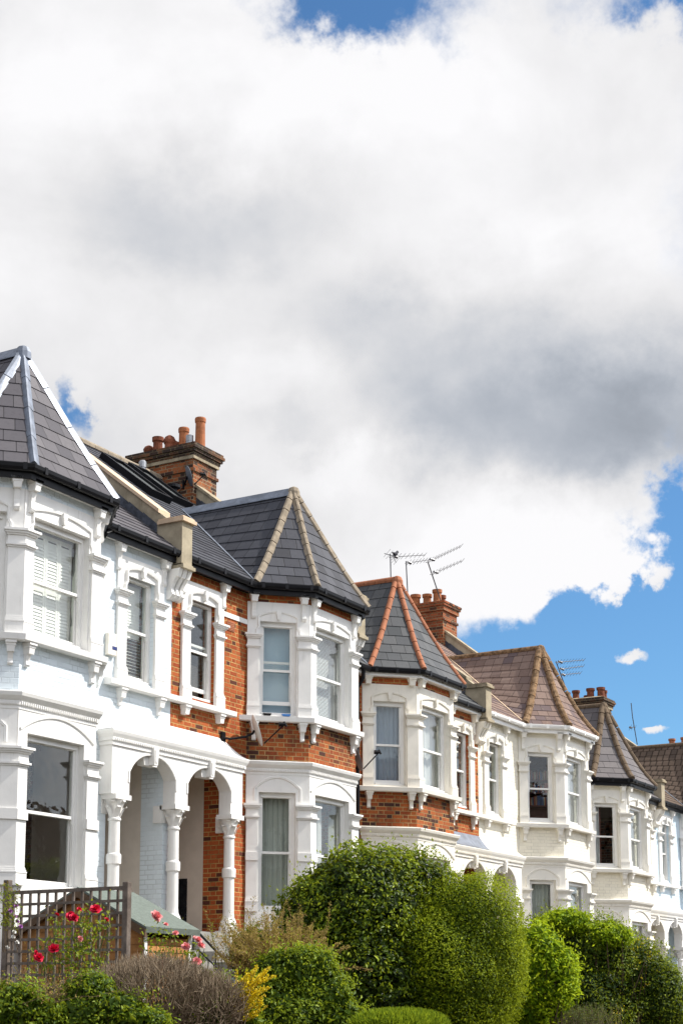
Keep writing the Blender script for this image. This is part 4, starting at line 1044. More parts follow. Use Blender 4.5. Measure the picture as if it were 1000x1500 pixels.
# ------------------------------------------------------------------ ground
def hgt(s, e):
    b = -.066*(min(max(s, 12), 75)-21.66)-.2
    pts = [(-200, -.1), (1.2, -.1), (3.5, -.55), (5.5, -.8), (7.2, -1.1), (7.6, -2.0), (9.6, -2.1), (200, -2.1)]
    for (x0, y0), (x1, y1) in zip(pts, pts[1:]):
        if x0 <= e <= x1: return b+y0+(y1-y0)*(e-x0)/(x1-x0)
    return b
def sheet(name, E, Sx, mat, lift=0.):
    mb = MB()
    for i in range(len(Sx)-1):
        for j in range(len(E)-1):
            q = [(Sx[i], -E[j+1], hgt(Sx[i], E[j+1])+lift), (Sx[i+1], -E[j+1], hgt(Sx[i+1], E[j+1])+lift), (Sx[i+1], -E[j], hgt(Sx[i+1], E[j])+lift), (Sx[i], -E[j], hgt(Sx[i], E[j])+lift)]
            mb.face(q)
    o = mb.build(name, mat); o['kind'] = 'structure'; return o
Sx = [-500, -100, -40, 0, 6, 12, 16, 20, 25, 30, 36, 42, 50, 60, 75, 110, 200, 600]
sheet('ground', [-700, -200, -60, -20, -9, .0, 1.2, 2.3, 3.5, 4.5, 5.5, 6.4, 7.2, 7.6, 9.6, 20, 24, 40, 90, 300, 700], Sx, 'soil')
sheet('pavement', [7.7, 9.5], Sx, 'pave', .12); sheet('road', [9.55, 15.0], Sx, 'tarmac', .004); sheet('pavement', [15.05, 17.5], Sx, 'pave', .12)
# ---- houses across the street (seen as dark reflections in the panes)
for i, s in enumerate((-4, 3, 10, 17, 24, 31, 38, 45, 52, 59, 66)):
    t = thing('opposite_house', 'brick gabled house on the opposite side of the street', 'house', (s+3.4, -30, -2.2), 'houses across the street')
    b = hgt(s, 26)
    mb = MB(); mb.box(FRONT, s, s+6.8, 26, 34, b, b+9.0)
    mb.prism(Fr((s+6.8, -26), (-1, 0), (0, 1)), [(1.0, b+9.0), (4.0, b+9.0), (2.5, b+11.4)], -2.5, 0); mb.build('wall', 'brick_opp', t)
    mb = MB()
    mb.courses(lambda t_: (s+6.8, -(25.7+4.3*t_), b+8.8+3.1*t_), lambda t_: (s, -(25.7+4.3*t_), b+8.8+3.1*t_), 18)
    mb.courses(lambda t_: (s, -(34.3-4.3*t_), b+8.8+3.1*t_), lambda t_: (s+6.8, -(34.3-4.3*t_), b+8.8+3.1*t_), 18); mb.build('roof', 'slate_f', t)
    for x, z in ((1.2, 1.0), (4.2, 1.0), (1.2, 3.9), (4.2, 3.9), (1.2, 6.6), (4.2, 6.6)):
        mb = MB(); F_ = Fr((s+6.8, -26), (-1, 0), (0, 1)); mb.box(F_, x, x+1.4, .0, .04, b+z, b+z+1.6); mb.build('window', 'frame', t)

# ------------------------------------------------------------------ vegetation
def leafmesh(name, P, N, U, L, W, mat, parent, leaf_tone, fold=.25):
    """n leaves: position P, normal N, direction U, length L, width W"""
    n = len(P); S = np.cross(N, U); S /= np.linalg.norm(S, axis=1)[:, None]+1e-9
    base = np.array(parent['_base']); L = L[:, None]; W = W[:, None]
    v = np.empty((n, 4, 3)); v[:, 0] = P; v[:, 1] = P+U*L*.5+S*W*.5+N*W*fold; v[:, 2] = P+U*L-N*L*.12; v[:, 3] = P+U*L*.5-S*W*.5+N*W*fold
    v -= base
    idx = np.arange(n)[:, None]*4
    tri = np.concatenate([idx+np.array([0, 1, 2]), idx+np.array([0, 2, 3])], 1).reshape(-1)
    me = bpy.data.meshes.new(name); me.vertices.add(n*4); me.vertices.foreach_set('co', v.reshape(-1))
    me.loops.add(n*6); me.loops.foreach_set('vertex_index', tri.astype(np.int32)); me.polygons.add(n*2)
    me.polygons.foreach_set('loop_start', np.arange(n*2, dtype=np.int32)*3); me.polygons.foreach_set('loop_total', np.full(n*2, 3, np.int32))
    me.update(calc_edges=True); me.validate()
    a = me.attributes.new('leaf_tone', 'FLOAT', 'POINT'); a.data.foreach_set('value', np.repeat(np.clip(leaf_tone, 0, 1), 4).astype(np.float32))
    me.materials.append(M[mat]); o = bpy.data.objects.new(name, me); COL.objects.link(o); o.parent = parent; o['_base'] = parent['_base']
    return o
def unit(v): return v/(np.linalg.norm(v, axis=-1, keepdims=True)+1e-9)
def lumps(d, seed, k=9, f=5.):
    r = np.random.default_rng(seed); out = np.zeros(len(d))
    for i in range(k):
        w = r.normal(size=3); w = w/np.linalg.norm(w)*f*(.5+r.random()*1.4); out += np.sin(d@w+r.random()*6.28)/k**.5
    return out
def bush(label, cat, blobs, n, size, mat, name='shrub', box=2., lump=.10, depth=.28, up=.25, aspect=.5, stems=9, seed=1, group=None, base=None, ground=-1.2, sprout=.0, twig='bark', inner=.3, sr=1.):
    """blobs: (center xyz, (rx, ry, rz)); leaves scattered in a shell through each blob"""
    r = np.random.default_rng(seed)
    B = [(np.array(c, float), np.array(q, float)) for c, q in blobs]
    c0 = np.mean([b[0] for b in B], 0)
    t = thing(name, label, cat, (float(c0[0]), float(c0[1]), ground), group)
    wt = np.array([(b[1][0]*b[1][2]+b[1][0]*b[1][1]+b[1][1]*b[1][2]) for b in B]); wt /= wt.sum()
    Ps, Ns, Rs, Dp = [], [], [], []
    for k, (c, q) in enumerate(B):
        m = int(n*wt[k]*1.15); d = unit(r.normal(size=(m, 3)))
        sc = (np.abs(d)**box).sum(1)**(-1/box)          # superellipsoid
        l = lumps(d, seed*31+k)+.5*lumps(d, seed*57+k, f=13.)
        sh = 1-np.abs(r.normal(size=m))*depth*.5
        p = c+d*sc[:, None]*q*((1+lump*l)*sh)[:, None]
        nn = unit(d/q)
        Ps.append(p); Ns.append(nn); Rs.append(.36+.15*l+.24*r.normal(size=m)+.9*(sh-.9)); Dp.append(sh)  # random tone plus painted shade: leaves darken with depth in the shell
    P = np.concatenate(Ps); Nn = np.concatenate(Ns); rn = np.concatenate(Rs)
    keep = P[:, 2] > ground+.05; 
    for k, (c, q) in enumerate(B):                      # drop leaves buried deep in another blob
        dd = (np.abs((P-c)/q)**box).sum(1); keep &= ~(dd < .28)
    P, Nn, rn = P[keep], Nn[keep], rn[keep]; m = len(P)
    N = unit(Nn*.75+r.normal(size=(m, 3))*.5+np.array([0, 0, up])+np.array([.15, -.25, .2])*.6)
    U = r.normal(size=(m, 3))+Nn*.6; U = unit(U-N*(U*N).sum(1)[:, None])
    L = size*(.65+.7*r.random(m))
    if sprout > 0:                                      # young shoots standing off the surface
        k = int(m*sprout); i = r.integers(0, m, k); g = r.random(k)
        P2 = P[i]+(unit(Nn[i]+np.array([0, 0, .9]))*(g**1.5*size*4.2)[:, None]); 
        P = np.concatenate([P, P2]); N = np.concatenate([N, unit(r.normal(size=(k, 3))+[0, 0, .3])]); U2 = unit(Nn[i]*.4+r.normal(size=(k, 3))*.5+[0, 0, .7]); U = np.concatenate([U, U2]); L = np.concatenate([L, size*(.5+.5*r.random(k))]); rn = np.concatenate([rn, .75+.25*r.random(k)])
    ki = int(n*inner); kk = r.choice(len(B), ki, p=wt); dI = unit(r.normal(size=(ki, 3))); sI = (np.abs(dI)**box).sum(1)**(-1/box)
    CI = np.array([b[0] for b in B])[kk]; QI = np.array([b[1] for b in B])[kk]; fI = .55+.33*r.random(ki)
    PI_ = CI+dI*sI[:, None]*QI*fI[:, None]; kp = PI_[:, 2] > ground+.02; PI_ = PI_[kp]; ki = len(PI_)
    NI = unit(unit(dI[kp]/QI[kp])+r.normal(size=(ki, 3))*.4); UI = r.normal(size=(ki, 3)); UI = unit(UI-NI*(UI*NI).sum(1)[:, None]); LI = size*(1.6+1.2*r.random(ki))
    P = np.concatenate([P, PI_]); N = np.concatenate([N, NI]); U = np.concatenate([U, UI]); rn = np.concatenate([rn, .25*r.random(ki)]); Wd = np.concatenate([L*aspect, LI*.6]); L = np.concatenate([L, LI])  # inner leaves get the darkest tones, shade inside the bush painted as colour
    leafmesh('foliage', P, N, U, L, Wd, mat, t, rn)
    mb = MB()
    for i in range(stems):
        c, q = B[i % len(B)]; d = unit(r.normal(size=3)*[1, 1, .6]+[0, 0, .5]); e = c+d*q*.82
        b0 = np.array([c[0]+r.normal()*.12, c[1]+r.normal()*.12, ground-.15]); m1 = (b0+e)/2+r.normal(size=3)*.1; m1[2] = (b0[2]*.6+e[2]*.4)
        mb.tube([tuple(b0), tuple(m1), tuple(e)], [.035*sr, .022*sr, .006*sr], 5)
        for _ in range(3):
            e2 = c+unit(r.normal(size=3)+d)*q*.9; mb.tube([tuple(m1), tuple((m1+e2)/2+r.normal(size=3)*.06), tuple(e2)], [.016*sr, .01*sr, .004], 4)
    mb.build('stems', twig, t)
    return t
def px(cx, cy, rx, ry, Y, dep=None):
    """blob from a place along the line of sight at distance Y"""
    k = Y/2337.
    return (at_d(cx, cy, Y), (rx*k, (dep if dep else rx*k), ry*k))
def sprays(label, cat, name, base, n, length, spread, nleaf, size, mat, seed, twig='twig', droop=.3, group=None, upb=1., aspect=.35, thick=.006, root=.12, leafstart=.35):
    """many arching stems from a base carrying small leaves"""
    r = np.random.default_rng(seed); base = np.array(base); t = thing(name, label, cat, tuple(map(float, base)), group)
    mb = MB(); P, N, U, L, rn = [], [], [], [], []
    for i in range(n):
        d = unit(np.array([r.normal()*spread[0], r.normal()*spread[1], upb+abs(r.normal())*.3])); ln = length*(.6+.5*r.random())
        b0 = base+np.array([r.normal()*root, r.normal()*root, 0]); pts = []
        side = unit(np.array([d[0], d[1], 0])+r.normal(size=3)*.3)
        for q in range(6):
            t_ = q/5; pts.append(b0+d*ln*t_+side*droop*ln*t_*t_*.5-np.array([0, 0, droop*ln*t_**2.2*.6])+r.normal(size=3)*ln*.012)
        mb.tube([tuple(x) for x in pts], [thick*(1-.75*q/5) for q in range(6)], 4)
        for _ in range(nleaf):
            u = leafstart+(1-leafstart)*r.random(); k = min(int(u*5), 4); f = u*5-k; p = pts[k]*(1-f)+pts[k+1]*f; tan = unit(pts[k+1]-pts[k])
            P.append(p+r.normal(size=3)*size*.35); dd = unit(tan*.5+r.normal(size=3)); U.append(dd); nn = r.normal(size=3)+[0, 0, .5]; nn = unit(nn-dd*(nn@dd)); N.append(nn); L.append(size*(.6+.7*r.random())); rn.append(r.random())
    mb.build('stems', twig, t)
    if P: P, N, U, L, rn = map(np.array, (P, N, U, L, rn)); leafmesh('foliage', P, N, U, L, L*aspect, mat, t, rn)
    return t
def bloom(t, c, r, mat, seed, name='flower'):
    rr = np.random.default_rng(seed); c = np.array(c, float); mb = MB(); r = r*.92
    ax = unit(np.array([-.35, -.6, .75])+rr.normal(size=3)*.3); e1 = unit(np.cross(ax, [0, 0, 1.])); e2 = np.cross(ax, e1)
    for ring, (k, rad, tilt) in enumerate(((6, 1., -.1), (6, .95, .35), (5, .8, .8), (5, .6, 1.1), (3, .4, 1.4))):
        for i in range(k):
            a = 2*math.pi*i/k+ring*.55+rr.random()*.4; d = e1*math.cos(a)+e2*math.sin(a); s = np.cross(ax, d)
            def P_(f, w): return tuple(c+d*r*rad*f*math.cos(tilt*(.6+.4*f))+ax*(r*rad*f*math.sin(tilt*(.6+.4*f))+r*.12*f*f)+s*w*r*rad*.62)
            j = rr.random()*.15
            mb.face([P_(.1, .1), P_(.55, .85), P_(.95+j, .6), P_(1.08+j, 0), P_(.95+j, -.6), P_(.55, -.85), P_(.1, -.1)])
    return mb.build(name, mat, t)
# ---- the shrubs of the front gardens
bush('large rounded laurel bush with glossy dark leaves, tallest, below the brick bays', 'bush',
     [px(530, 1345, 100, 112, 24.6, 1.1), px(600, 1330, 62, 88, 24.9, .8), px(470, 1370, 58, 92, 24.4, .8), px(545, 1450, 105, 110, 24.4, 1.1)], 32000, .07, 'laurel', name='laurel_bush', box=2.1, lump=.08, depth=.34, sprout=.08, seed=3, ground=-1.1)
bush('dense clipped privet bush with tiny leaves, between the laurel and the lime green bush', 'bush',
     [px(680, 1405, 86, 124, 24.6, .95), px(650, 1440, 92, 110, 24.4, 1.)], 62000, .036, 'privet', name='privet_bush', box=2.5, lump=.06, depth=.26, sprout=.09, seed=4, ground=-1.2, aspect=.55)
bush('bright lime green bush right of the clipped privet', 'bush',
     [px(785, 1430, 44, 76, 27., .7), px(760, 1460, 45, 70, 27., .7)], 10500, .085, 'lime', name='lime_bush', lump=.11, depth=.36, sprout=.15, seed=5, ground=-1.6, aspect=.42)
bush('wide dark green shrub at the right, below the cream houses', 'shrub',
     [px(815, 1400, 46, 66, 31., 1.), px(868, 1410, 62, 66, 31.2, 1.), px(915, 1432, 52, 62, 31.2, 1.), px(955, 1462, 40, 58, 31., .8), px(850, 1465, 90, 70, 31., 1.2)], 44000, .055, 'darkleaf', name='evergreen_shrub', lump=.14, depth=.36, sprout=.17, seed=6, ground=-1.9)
bush('light green leafy top growing through the wide dark shrub', 'shrub', [px(830, 1352, 40, 20, 30.6, .5), px(888, 1372, 32, 22, 30.6, .5)], 5200, .06, 'lime', name='shrub', lump=.12, depth=.5, sprout=.1, seed=16, ground=-1.6, stems=4)
bush('patch of yellow leaved shrub on the right of the wide dark shrub', 'shrub', [px(923, 1388, 13, 18, 30.75, .5), px(938, 1425, 22, 26, 30.6, .3), px(905, 1488, 22, 14, 30.2, .25)], 300, .045, 'yellow', name='golden_shrub', lump=.3, depth=.9, seed=17, ground=-1.6, stems=2, inner=0)
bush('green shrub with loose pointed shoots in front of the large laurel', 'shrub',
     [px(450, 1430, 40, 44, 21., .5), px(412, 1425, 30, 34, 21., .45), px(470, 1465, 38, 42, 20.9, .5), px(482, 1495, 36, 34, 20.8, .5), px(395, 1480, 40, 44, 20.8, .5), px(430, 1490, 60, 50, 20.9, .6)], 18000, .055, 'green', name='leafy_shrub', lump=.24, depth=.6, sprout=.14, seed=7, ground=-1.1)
b = at_d(395, 1480, 22.6); sprays('feathery tan shrub with dry upright plumes behind the green leafy shrub', 'shrub', 'feathery_shrub', b, 110, 1.6, (.30, .28), 150, .032, 'tan', 21, droop=.22, aspect=.3, root=.22)
b = at_d(402, 1440, 22.2); sprays('soft tan brown feathery plumes leaning over the green leafy shrub', 'shrub', 'feathery_shrub', b, 170, 1.05, (.62, .55), 190, .034, 'tan', 62, droop=.42, aspect=.32, root=.2, leafstart=.3)
b = at_d(352, 1475, 22.6); sprays('thin sparse stemmed plant with pale leaves against the white column base', 'plant', 'sparse_plant', b, 34, 1.35, (.2, .2), 60, .035, 'green', 22, droop=.1, aspect=.3, root=.1)
bush('dark leafy plant low beside the white column base', 'plant', [px(372, 1395, 18, 34, 22.8, .3)], 1500, .07, 'darkleaf', name='garden_plant', lump=.2, depth=.6, seed=23, ground=-.9, stems=4)
# dry twiggy hedge with green at its feet
r = np.random.default_rng(5); tb = at_d(215, 1450, 18.); t = thing('dry_hedge', 'bare brown twiggy hedge mound in front of the trellis and roses', 'hedge', (tb[0], tb[1], -1.0))
mbs = [MB(), MB()]
hb_ = [px(225, 1452, 100, 54, 18., .75), px(150, 1470, 60, 46, 18., .6), px(295, 1470, 52, 52, 18., .6)]
for i in range(7500):
    c, q = hb_[r.choice(3, p=[.55, .2, .25])]; c, q = np.array(c), np.array(q); d = unit(r.normal(size=3)+[0, 0, .5]); p = c+d*q*(1-abs(r.normal())*.2)
    u = unit(d*.6+r.normal(size=3)*.4+[0, 0, .8]); l = .06+.08*r.random(); s = unit(np.cross(u, r.normal(size=3)))
    mid = p-u*l*.2+s*.008*r.normal(); 
    mbs[i % 2].tube([tuple(p-u*l), tuple(mid), tuple(p+u*l*.45)], [.003, .0025, .0012], 3)
for i in range(110):
    c, q = hb_[r.integers(3)]; c, q = np.array(c), np.array(q); d = unit(r.normal(size=3)+[0, 0, .6]); e = c+d*q*.85; b0 = np.array([c[0]+r.normal()*.2, c[1]+r.normal()*.1, -1.0])
    mbs[0].tube([tuple(b0), tuple((b0+e)/2+r.normal(size=3)*.07), tuple(e)], [.016, .011, .004], 4)
mbs[0].build('stems', 'twig', t); mbs[1].build('twigs', 'twig2', t)
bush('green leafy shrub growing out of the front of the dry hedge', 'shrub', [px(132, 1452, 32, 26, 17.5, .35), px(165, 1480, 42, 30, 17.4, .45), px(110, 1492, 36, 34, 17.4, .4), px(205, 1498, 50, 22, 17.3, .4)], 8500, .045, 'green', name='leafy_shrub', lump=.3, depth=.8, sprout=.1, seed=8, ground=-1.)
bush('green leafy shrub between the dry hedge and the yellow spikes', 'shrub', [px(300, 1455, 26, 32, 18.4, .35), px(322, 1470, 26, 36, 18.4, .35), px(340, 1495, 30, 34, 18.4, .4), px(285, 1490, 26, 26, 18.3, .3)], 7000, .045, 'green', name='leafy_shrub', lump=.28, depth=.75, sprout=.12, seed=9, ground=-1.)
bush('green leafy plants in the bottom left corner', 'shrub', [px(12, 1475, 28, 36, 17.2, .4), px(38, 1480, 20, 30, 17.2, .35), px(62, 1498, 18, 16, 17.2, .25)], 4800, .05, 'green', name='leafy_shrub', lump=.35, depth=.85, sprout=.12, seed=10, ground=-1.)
b = at_d(30, 1500, 17.5); sprays('tangle of dry brown stems at the left below the trellis', 'plant', 'dry_plant', b, 130, .85, (.45, .45), 14, .03, 'tan', 24, droop=.45, thick=.005, root=.2)
b = at_d(95, 1500, 17.7); sprays('dry straw coloured stems between the corner shrub and the dry hedge', 'plant', 'dry_plant', b, 90, .7, (.4, .4), 10, .03, 'tan', 25, droop=.5, thick=.005, root=.15)
# yellow flower spikes
b = np.array(at_d(352, 1512, 18.1)); t = thing('yellow_flower', 'spray of bright yellow flower spikes in front of the green shrubs', 'flowers', tuple(map(float, b))); r = np.random.default_rng(31)
P, N, U, L, rn = [], [], [], [], []; mb = MB()
for i in range(46):
    q0 = b+np.array([r.normal()*.08, r.normal()*.06, .10+.42*r.random()]); d = unit(np.array([.45+r.normal()*.28, -.30+r.normal()*.25, .30+r.normal()*.16])); l = .2+.2*r.random(); pts = [q0+d*l*k/4+np.array([0, 0, .05*(k/4)**2]) for k in range(5)]
    mb.tube([tuple(b+r.normal(size=3)*.03), tuple(q0-d*.05-np.array([0, 0, .05])), tuple(q0)], .004, 4); mb.tube([tuple(x) for x in pts], .003, 4)
    for k in range(95):
        f = r.random()*3.999; j = int(f); p = pts[j]+(pts[j+1]-pts[j])*(f-j); dd = unit(r.normal(size=3)+d*.6); nn = unit(np.cross(dd, r.normal(size=3))); P.append(p); U.append(dd); N.append(nn); L.append(.02+.012*r.random()); rn.append(r.random())
mb.build('stems', 'bark', t); P, N, U, L, rn = map(np.array, (P, N, U, L, rn)); leafmesh('flower', P, N, U, L, L*.8, 'yellow', t, rn)
# roses
M['rose_stem'] = plain('green_rose_stem', (.09, .10, .03), .8, .2, .3, 12, .2)
def rose(label, c, blobs, n, flowers, mat, seed):
    t = bush(label, 'rose bush', blobs, n, .05, 'rose', name='rose_bush', lump=.3, depth=.9, sprout=.1, seed=seed, ground=-.9, stems=14, aspect=.6, inner=0, sr=.3, twig='rose_stem')
    for k, (x, y, Y, rad, m_) in enumerate(flowers): bloom(t, at_d(x, y, Y), rad, m_, seed*50+k)
    return t
rose('rose bush with crimson red flowers in front of the trellis', None, [px(105, 1368, 38, 34, 18.2, .3), px(138, 1352, 26, 26, 18.2, .25), px(120, 1405, 40, 28, 18.2, .3), px(68, 1405, 14, 30, 18., .2)], 900,
     [(104, 1343, 18., .06, 'red'), (108, 1345, 17.95, .055, 'red'), (140, 1333, 18., .065, 'red'), (79, 1391, 17.9, .065, 'red'), (56, 1404, 17.8, .06, 'red'), (83, 1341, 18., .035, 'red'), (116, 1333, 18., .03, 'red'), (117, 1376, 18., .035, 'pink'), (52, 1396, 17.8, .03, 'red'), (156, 1348, 18.1, .03, 'red')], 'red', 41)
rose('rose bush with pale pink flowers in front of the brown shed', None, [px(235, 1382, 22, 34, 18.8, .3), px(262, 1402, 30, 16, 18.8, .3), px(285, 1398, 14, 22, 18.8, .2)], 380,
     [(228, 1343, 18.6, .075, 'pink'), (257, 1368, 18.7, .04, 'pink'), (243, 1355, 18.7, .03, 'pink'), (272, 1388, 18.6, .055, 'pink'), (290, 1378, 18.6, .05, 'pink'), (294, 1386, 18.6, .05, 'pink'), (286, 1376, 18.7, .04, 'pink'), (288, 1410, 18.6, .06, 'pink'), (240, 1414, 18.6, .05, 'pink'), (257, 1408, 18.6, .03, 'yellow')], 'pink', 42)
b = at_d(17, 1395, 18.6); t = sprays('purple and white flowering stems behind the left post of the trellis', 'plant', 'flowering_plant', b, 9, .8, (.1, .1), 40, .045, 'rose', 43, droop=.05, root=.05)
for k in range(9): bloom(t, (b[0]+rng.normal()*.05, b[1]+rng.normal()*.05, b[2]+.05+.06*k), .026, 'purple' if k > 3 else 'white', 700+k)
# blue pot plant by the steps, low hedge, sage
b = at_d(338, 1437, 20.5); t = sprays('small plant with blue flowers beside the steps', 'plant', 'flowering_plant', (b[0], b[1], b[2]-.25), 10, .26, (.3, .3), 8, .03, 'green', 44, root=.05)
for k in range(5): bloom(t, (b[0]+rng.normal()*.06, b[1]+rng.normal()*.05, b[2]+rng.normal()*.02), .03, 'tray_blue', 800+k)
r = np.random.default_rng(51); n = 16000; cx = np.array(at_d(585, 1512, 20.5)); q = np.array([.85, .5, .24]); d = unit(r.normal(size=(n, 3))+[0, 0, .6]); sc = (np.abs(d)**2.6).sum(1)**(-1/2.6)
t = thing('low_hedge', 'low rounded bright green hedge at the bottom edge before the dark bushes', 'hedge', (float(cx[0]), float(cx[1]), -1.0)); P = cx+d*sc[:, None]*q*(1-.12*np.abs(r.normal(size=(n, 1)))); U = unit(d*.4+r.normal(size=(n, 3))*.35+[0, 0, 1.]); S = r.normal(size=(n, 3)); N = unit(S-U*(S*U).sum(1)[:, None]); L = .05+.045*r.random(n)
leafmesh('foliage', P, N, U, L, L*.22, 'grass', t, r.random(n))
mb = MB()
for i in range(40): x = cx+np.array([r.normal()*.4, r.normal()*.2, 0]); mb.tube([(x[0], x[1], -1.1), tuple(x+np.array([r.normal()*.1, r.normal()*.1, .08]))], [.012, .004], 4)
mb.build('stems', 'bark', t)
b = at_d(855, 1512, 27.); sprays('grey green lavender like plant with upright spikes at the bottom edge', 'plant', 'spiky_plant', b, 210, .48, (.35, .35), 36, .035, 'sage', 52, droop=.06, aspect=.22, root=.24, leafstart=.15)
bush('rounded green shrub below the farthest porch at the right edge', 'shrub', [px(985, 1478, 34, 30, 33., .8)], 6000, .06, 'green', name='leafy_shrub', lump=.12, depth=.4, sprout=.08, seed=61, ground=-2.)

# ------------------------------------------------------------------ sky, clouds, sun
sd = Vector((.80, -1.0, 1.42)).normalized(); elev = math.asin(sd.z); azi = math.atan2(sd.x, sd.y)
sl = bpy.data.lights.new('sun', 'SUN'); so = bpy.data.objects.new('sun', sl); COL.objects.link(so); so.rotation_euler = sd.to_track_quat('Z', 'Y').to_euler(); so.location = (10, -20, 40)
sl.energy = 4.8; sl.angle = R(.53); sl.color = (1., .955, .88)
w = bpy.data.worlds.new('World'); scene.world = w; w.use_nodes = True; nt = w.node_tree; nt.nodes.clear(); N = NT(nt)
sky = N.n('ShaderNodeTexSky', sky_type='NISHITA'); sky.sun_disc = False; sky.sun_elevation = elev; sky.sun_rotation = azi; sky.air_density = 1.; sky.dust_density = .35; sky.ozone_density = 2.5
dv = N.n('ShaderNodeTexCoord').outputs['Generated']; sx = N.n('ShaderNodeSeparateXYZ'); N.put(sx.inputs[0], dv)
dx, dy, dz = sx.outputs
ct, st_ = math.cos(CT), math.sin(CT)
fw = N.m('ADD', N.m('MULTIPLY', dx, ct), N.m('MULTIPLY', dy, st_)); rt = N.m('SUBTRACT', N.m('MULTIPLY', dx, st_), N.m('MULTIPLY', dy, ct))
AZ = N.m('MULTIPLY', N.m('ARCTAN2', rt, fw), 57.2958); EL = N.m('MULTIPLY', N.m('ARCSINE', dz), 57.2958)   # compass bearing / height above horizon, degrees
def azel(x, y):
    d = ray(x, y); h = math.hypot(d[0], d[1]); f_ = d[0]*ct+d[1]*st_; r_ = d[0]*st_-d[1]*ct
    return math.degrees(math.atan2(r_, f_)), math.degrees(math.atan2(d[2], h))
# domain warp so that cloud edges billow
wn = N.noise(dv, 9., 7, .62); wn2 = N.noise(N.m('ADD', 0, 0) if False else N.xyz(dy, dz, dx), 9., 7, .62)
wn3 = N.noise(dv, 38., 6, .6); wn4 = N.noise(N.xyz(dz, dx, dy), 38., 6, .6)
A2 = N.m('ADD', N.m('ADD', AZ, N.m('MULTIPLY', N.m('SUBTRACT', wn, .5), 9.)), N.m('MULTIPLY', N.m('SUBTRACT', wn3, .5), 1.7))
E2 = N.m('ADD', N.m('ADD', EL, N.m('MULTIPLY', N.m('SUBTRACT', wn2, .5), 9.)), N.m('MULTIPLY', N.m('SUBTRACT', wn4, .5), 1.7))
def blob(x, y, rx, ry, amp, a=None, e=None, rot=0.):
    a = a or A2; e = e or E2
    c = azel(x, y); k = 57.3/2337*.93
    u = N.m('SUBTRACT', a, c[0]); v_ = N.m('SUBTRACT', e, c[1])
    if rot:
        cr, sr = math.cos(R(rot)), math.sin(R(rot)); u, v_ = N.m('ADD', N.m('MULTIPLY', u, cr), N.m('MULTIPLY', v_, sr)), N.m('SUBTRACT', N.m('MULTIPLY', v_, cr), N.m('MULTIPLY', u, sr))
    q = N.m('ADD', N.m('POWER', N.m('ABSOLUTE', N.m('DIVIDE', u, rx*k)), 2.), N.m('POWER', N.m('ABSOLUTE', N.m('DIVIDE', v_, ry*k)), 2.))
    return N.m('MULTIPLY', N.m('EXPONENT', N.m('MULTIPLY', q, -1.)), amp)
def total(l):
    s_ = l[0]
    for q in l[1:]: s_ = N.m('ADD', s_, q)
    return s_
fb = N.noise(dv, 5.5, 9, .6, .2); fine = N.noise(dv, 22., 8, .62)
base = N.m('ADD', .62, N.m('ADD', N.m('MULTIPLY', N.m('SUBTRACT', fb, .5), .5), N.m('MULTIPLY', N.m('SUBTRACT', fine, .5), .6)))
cov = total([base] + [blob(*b) for b in (
    (450, 250, 750, 420, .55), (420, 640, 430, 220, .5), (720, 740, 230, 130, .5), (860, 600, 230, 160, .4),      # the big cloud
    (530, -28, 150, 74, -1.45), (965, 0, 110, 48, -1.15),                                                           # blue along the top
    (140, 605, 27, 60, -.85), (885, 862, 58, 34, 1.35), (800, 860, 60, 40, .4), (965, 715, 70, 36, .3), (955, 800, 42, 40, -.45), (1010, 985, 230, 115, -1.45), (1040, 800, 90, 85, -1.1), (820, 1040, 300, 110, -1.3), (560, 1080, 400, 130, -.8), (1150, 950, 200, 220, -1.))])
A4 = N.m('ADD', AZ, N.m('MULTIPLY', N.m('SUBTRACT', wn3, .5), 1.6)); E4_ = N.m('ADD', EL, N.m('MULTIPLY', N.m('SUBTRACT', wn4, .5), 1.6))
small = total([blob(*b, a=A4, e=E4_) for b in ((912, 968, 24, 22, 2.6), (940, 960, 26, 14, 2.4), (960, 972, 20, 10, 1.6), (938, 1076, 26, 14, 2.1), (952, 1068, 22, 8, 1.5), (985, 1072, 36, 20, 2.1), (822, 966, 14, 8, 1.5), (812, 985, 14, 10, 1.2))])
cov = N.m('ADD', cov, N.m('MULTIPLY', small, N.m('ADD', .35, fine)))
cf = N.ramp(cov, .15, .88)
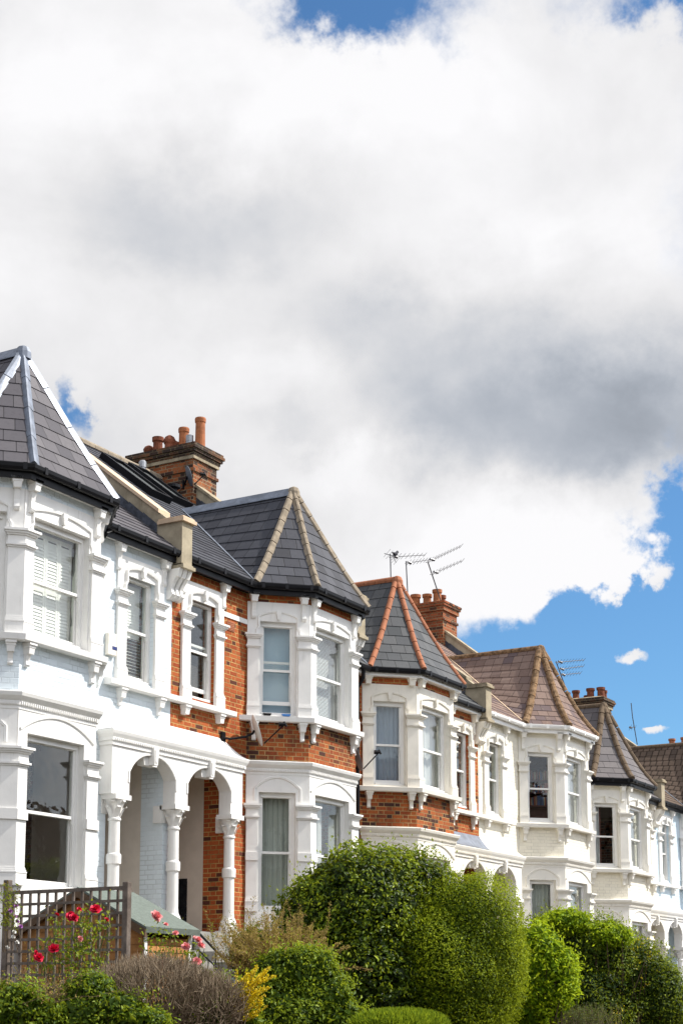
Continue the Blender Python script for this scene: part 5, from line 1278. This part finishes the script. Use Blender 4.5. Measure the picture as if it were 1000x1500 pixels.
# cloud light: white rims, grey belly
bf = N.noise(N.xyz(dx, dy, N.m('MULTIPLY', dz, 1.7)), 6.0, 6, .5, .4)
A3 = N.m('ADD', AZ, N.m('MULTIPLY', N.m('SUBTRACT', wn, .5), 7.)); E3 = N.m('ADD', EL, N.m('MULTIPLY', N.m('SUBTRACT', wn2, .5), 7.))
br_ = total([N.m('ADD', .85, N.m('ADD', N.m('MULTIPLY', N.m('SUBTRACT', bf, .5), .5), N.m('MULTIPLY', N.m('SUBTRACT', wn3, .5), .10)))] + [blob(*b, a=A3, e=E3) for b in (
    (880, 605, 330, 105, -.38), (1020, 640, 130, 110, -.10), (560, 500, 240, 70, -.16), (300, 300, 230, 85, -.17), (640, 620, 160, 60, -.10), (400, 640, 90, 40, -.12), (870, 690, 210, 60, -.15), (800, 330, 300, 60, .07), (30, 250, 150, 300, .06),
    (500, 120, 600, 110, .10), (760, 850, 230, 55, .16), (480, 680, 130, 55, .14), (300, 560, 200, 90, .08), (700, 760, 150, 60, .06), (120, 420, 180, 100, .04))])
br_ = N.m('MINIMUM', N.m('MAXIMUM', br_, .36), .98)
grey = N.ramp(br_, .42, .85)
cc = N.mix(grey, (.84, .915, 1.04), (.99, .985, 1.0))
cc = N.mix(1., cc, N.xyz(br_, br_, br_), 'MULTIPLY')
fill_gain = N.ramp(N.m('MULTIPLY', dy, -1.), -.05, .55, 1., 2.3); cc = N.mix(1., cc, N.xyz(fill_gain, fill_gain, fill_gain), 'MULTIPLY')   # unseen sky facing the houses brightened as added fill light
b1 = N.n('ShaderNodeBackground'); b1.inputs[1].default_value = .095; N.put(b1.inputs[0], N.mix(1., sky.outputs[0], (.62, .93, 1.12), 'MULTIPLY'))
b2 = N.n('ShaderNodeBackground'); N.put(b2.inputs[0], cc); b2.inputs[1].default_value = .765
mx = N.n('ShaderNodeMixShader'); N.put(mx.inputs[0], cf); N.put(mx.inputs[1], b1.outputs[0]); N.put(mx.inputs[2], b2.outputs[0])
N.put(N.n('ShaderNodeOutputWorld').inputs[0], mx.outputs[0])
w.cycles.sampling_method = 'MANUAL'; w.cycles.sample_map_resolution = 512

vs = scene.view_settings; vs.view_transform = 'Standard'; vs.look = 'None'; vs.exposure = .40; vs.gamma = 1; vs.use_curve_mapping = False
scene.cycles.max_bounces = 8; scene.cycles.transparent_max_bounces = 12; scene.cycles.caustics_reflective = False; scene.cycles.caustics_refractive = False
for o in bpy.data.objects:
    if '_base' in o: del o['_base']
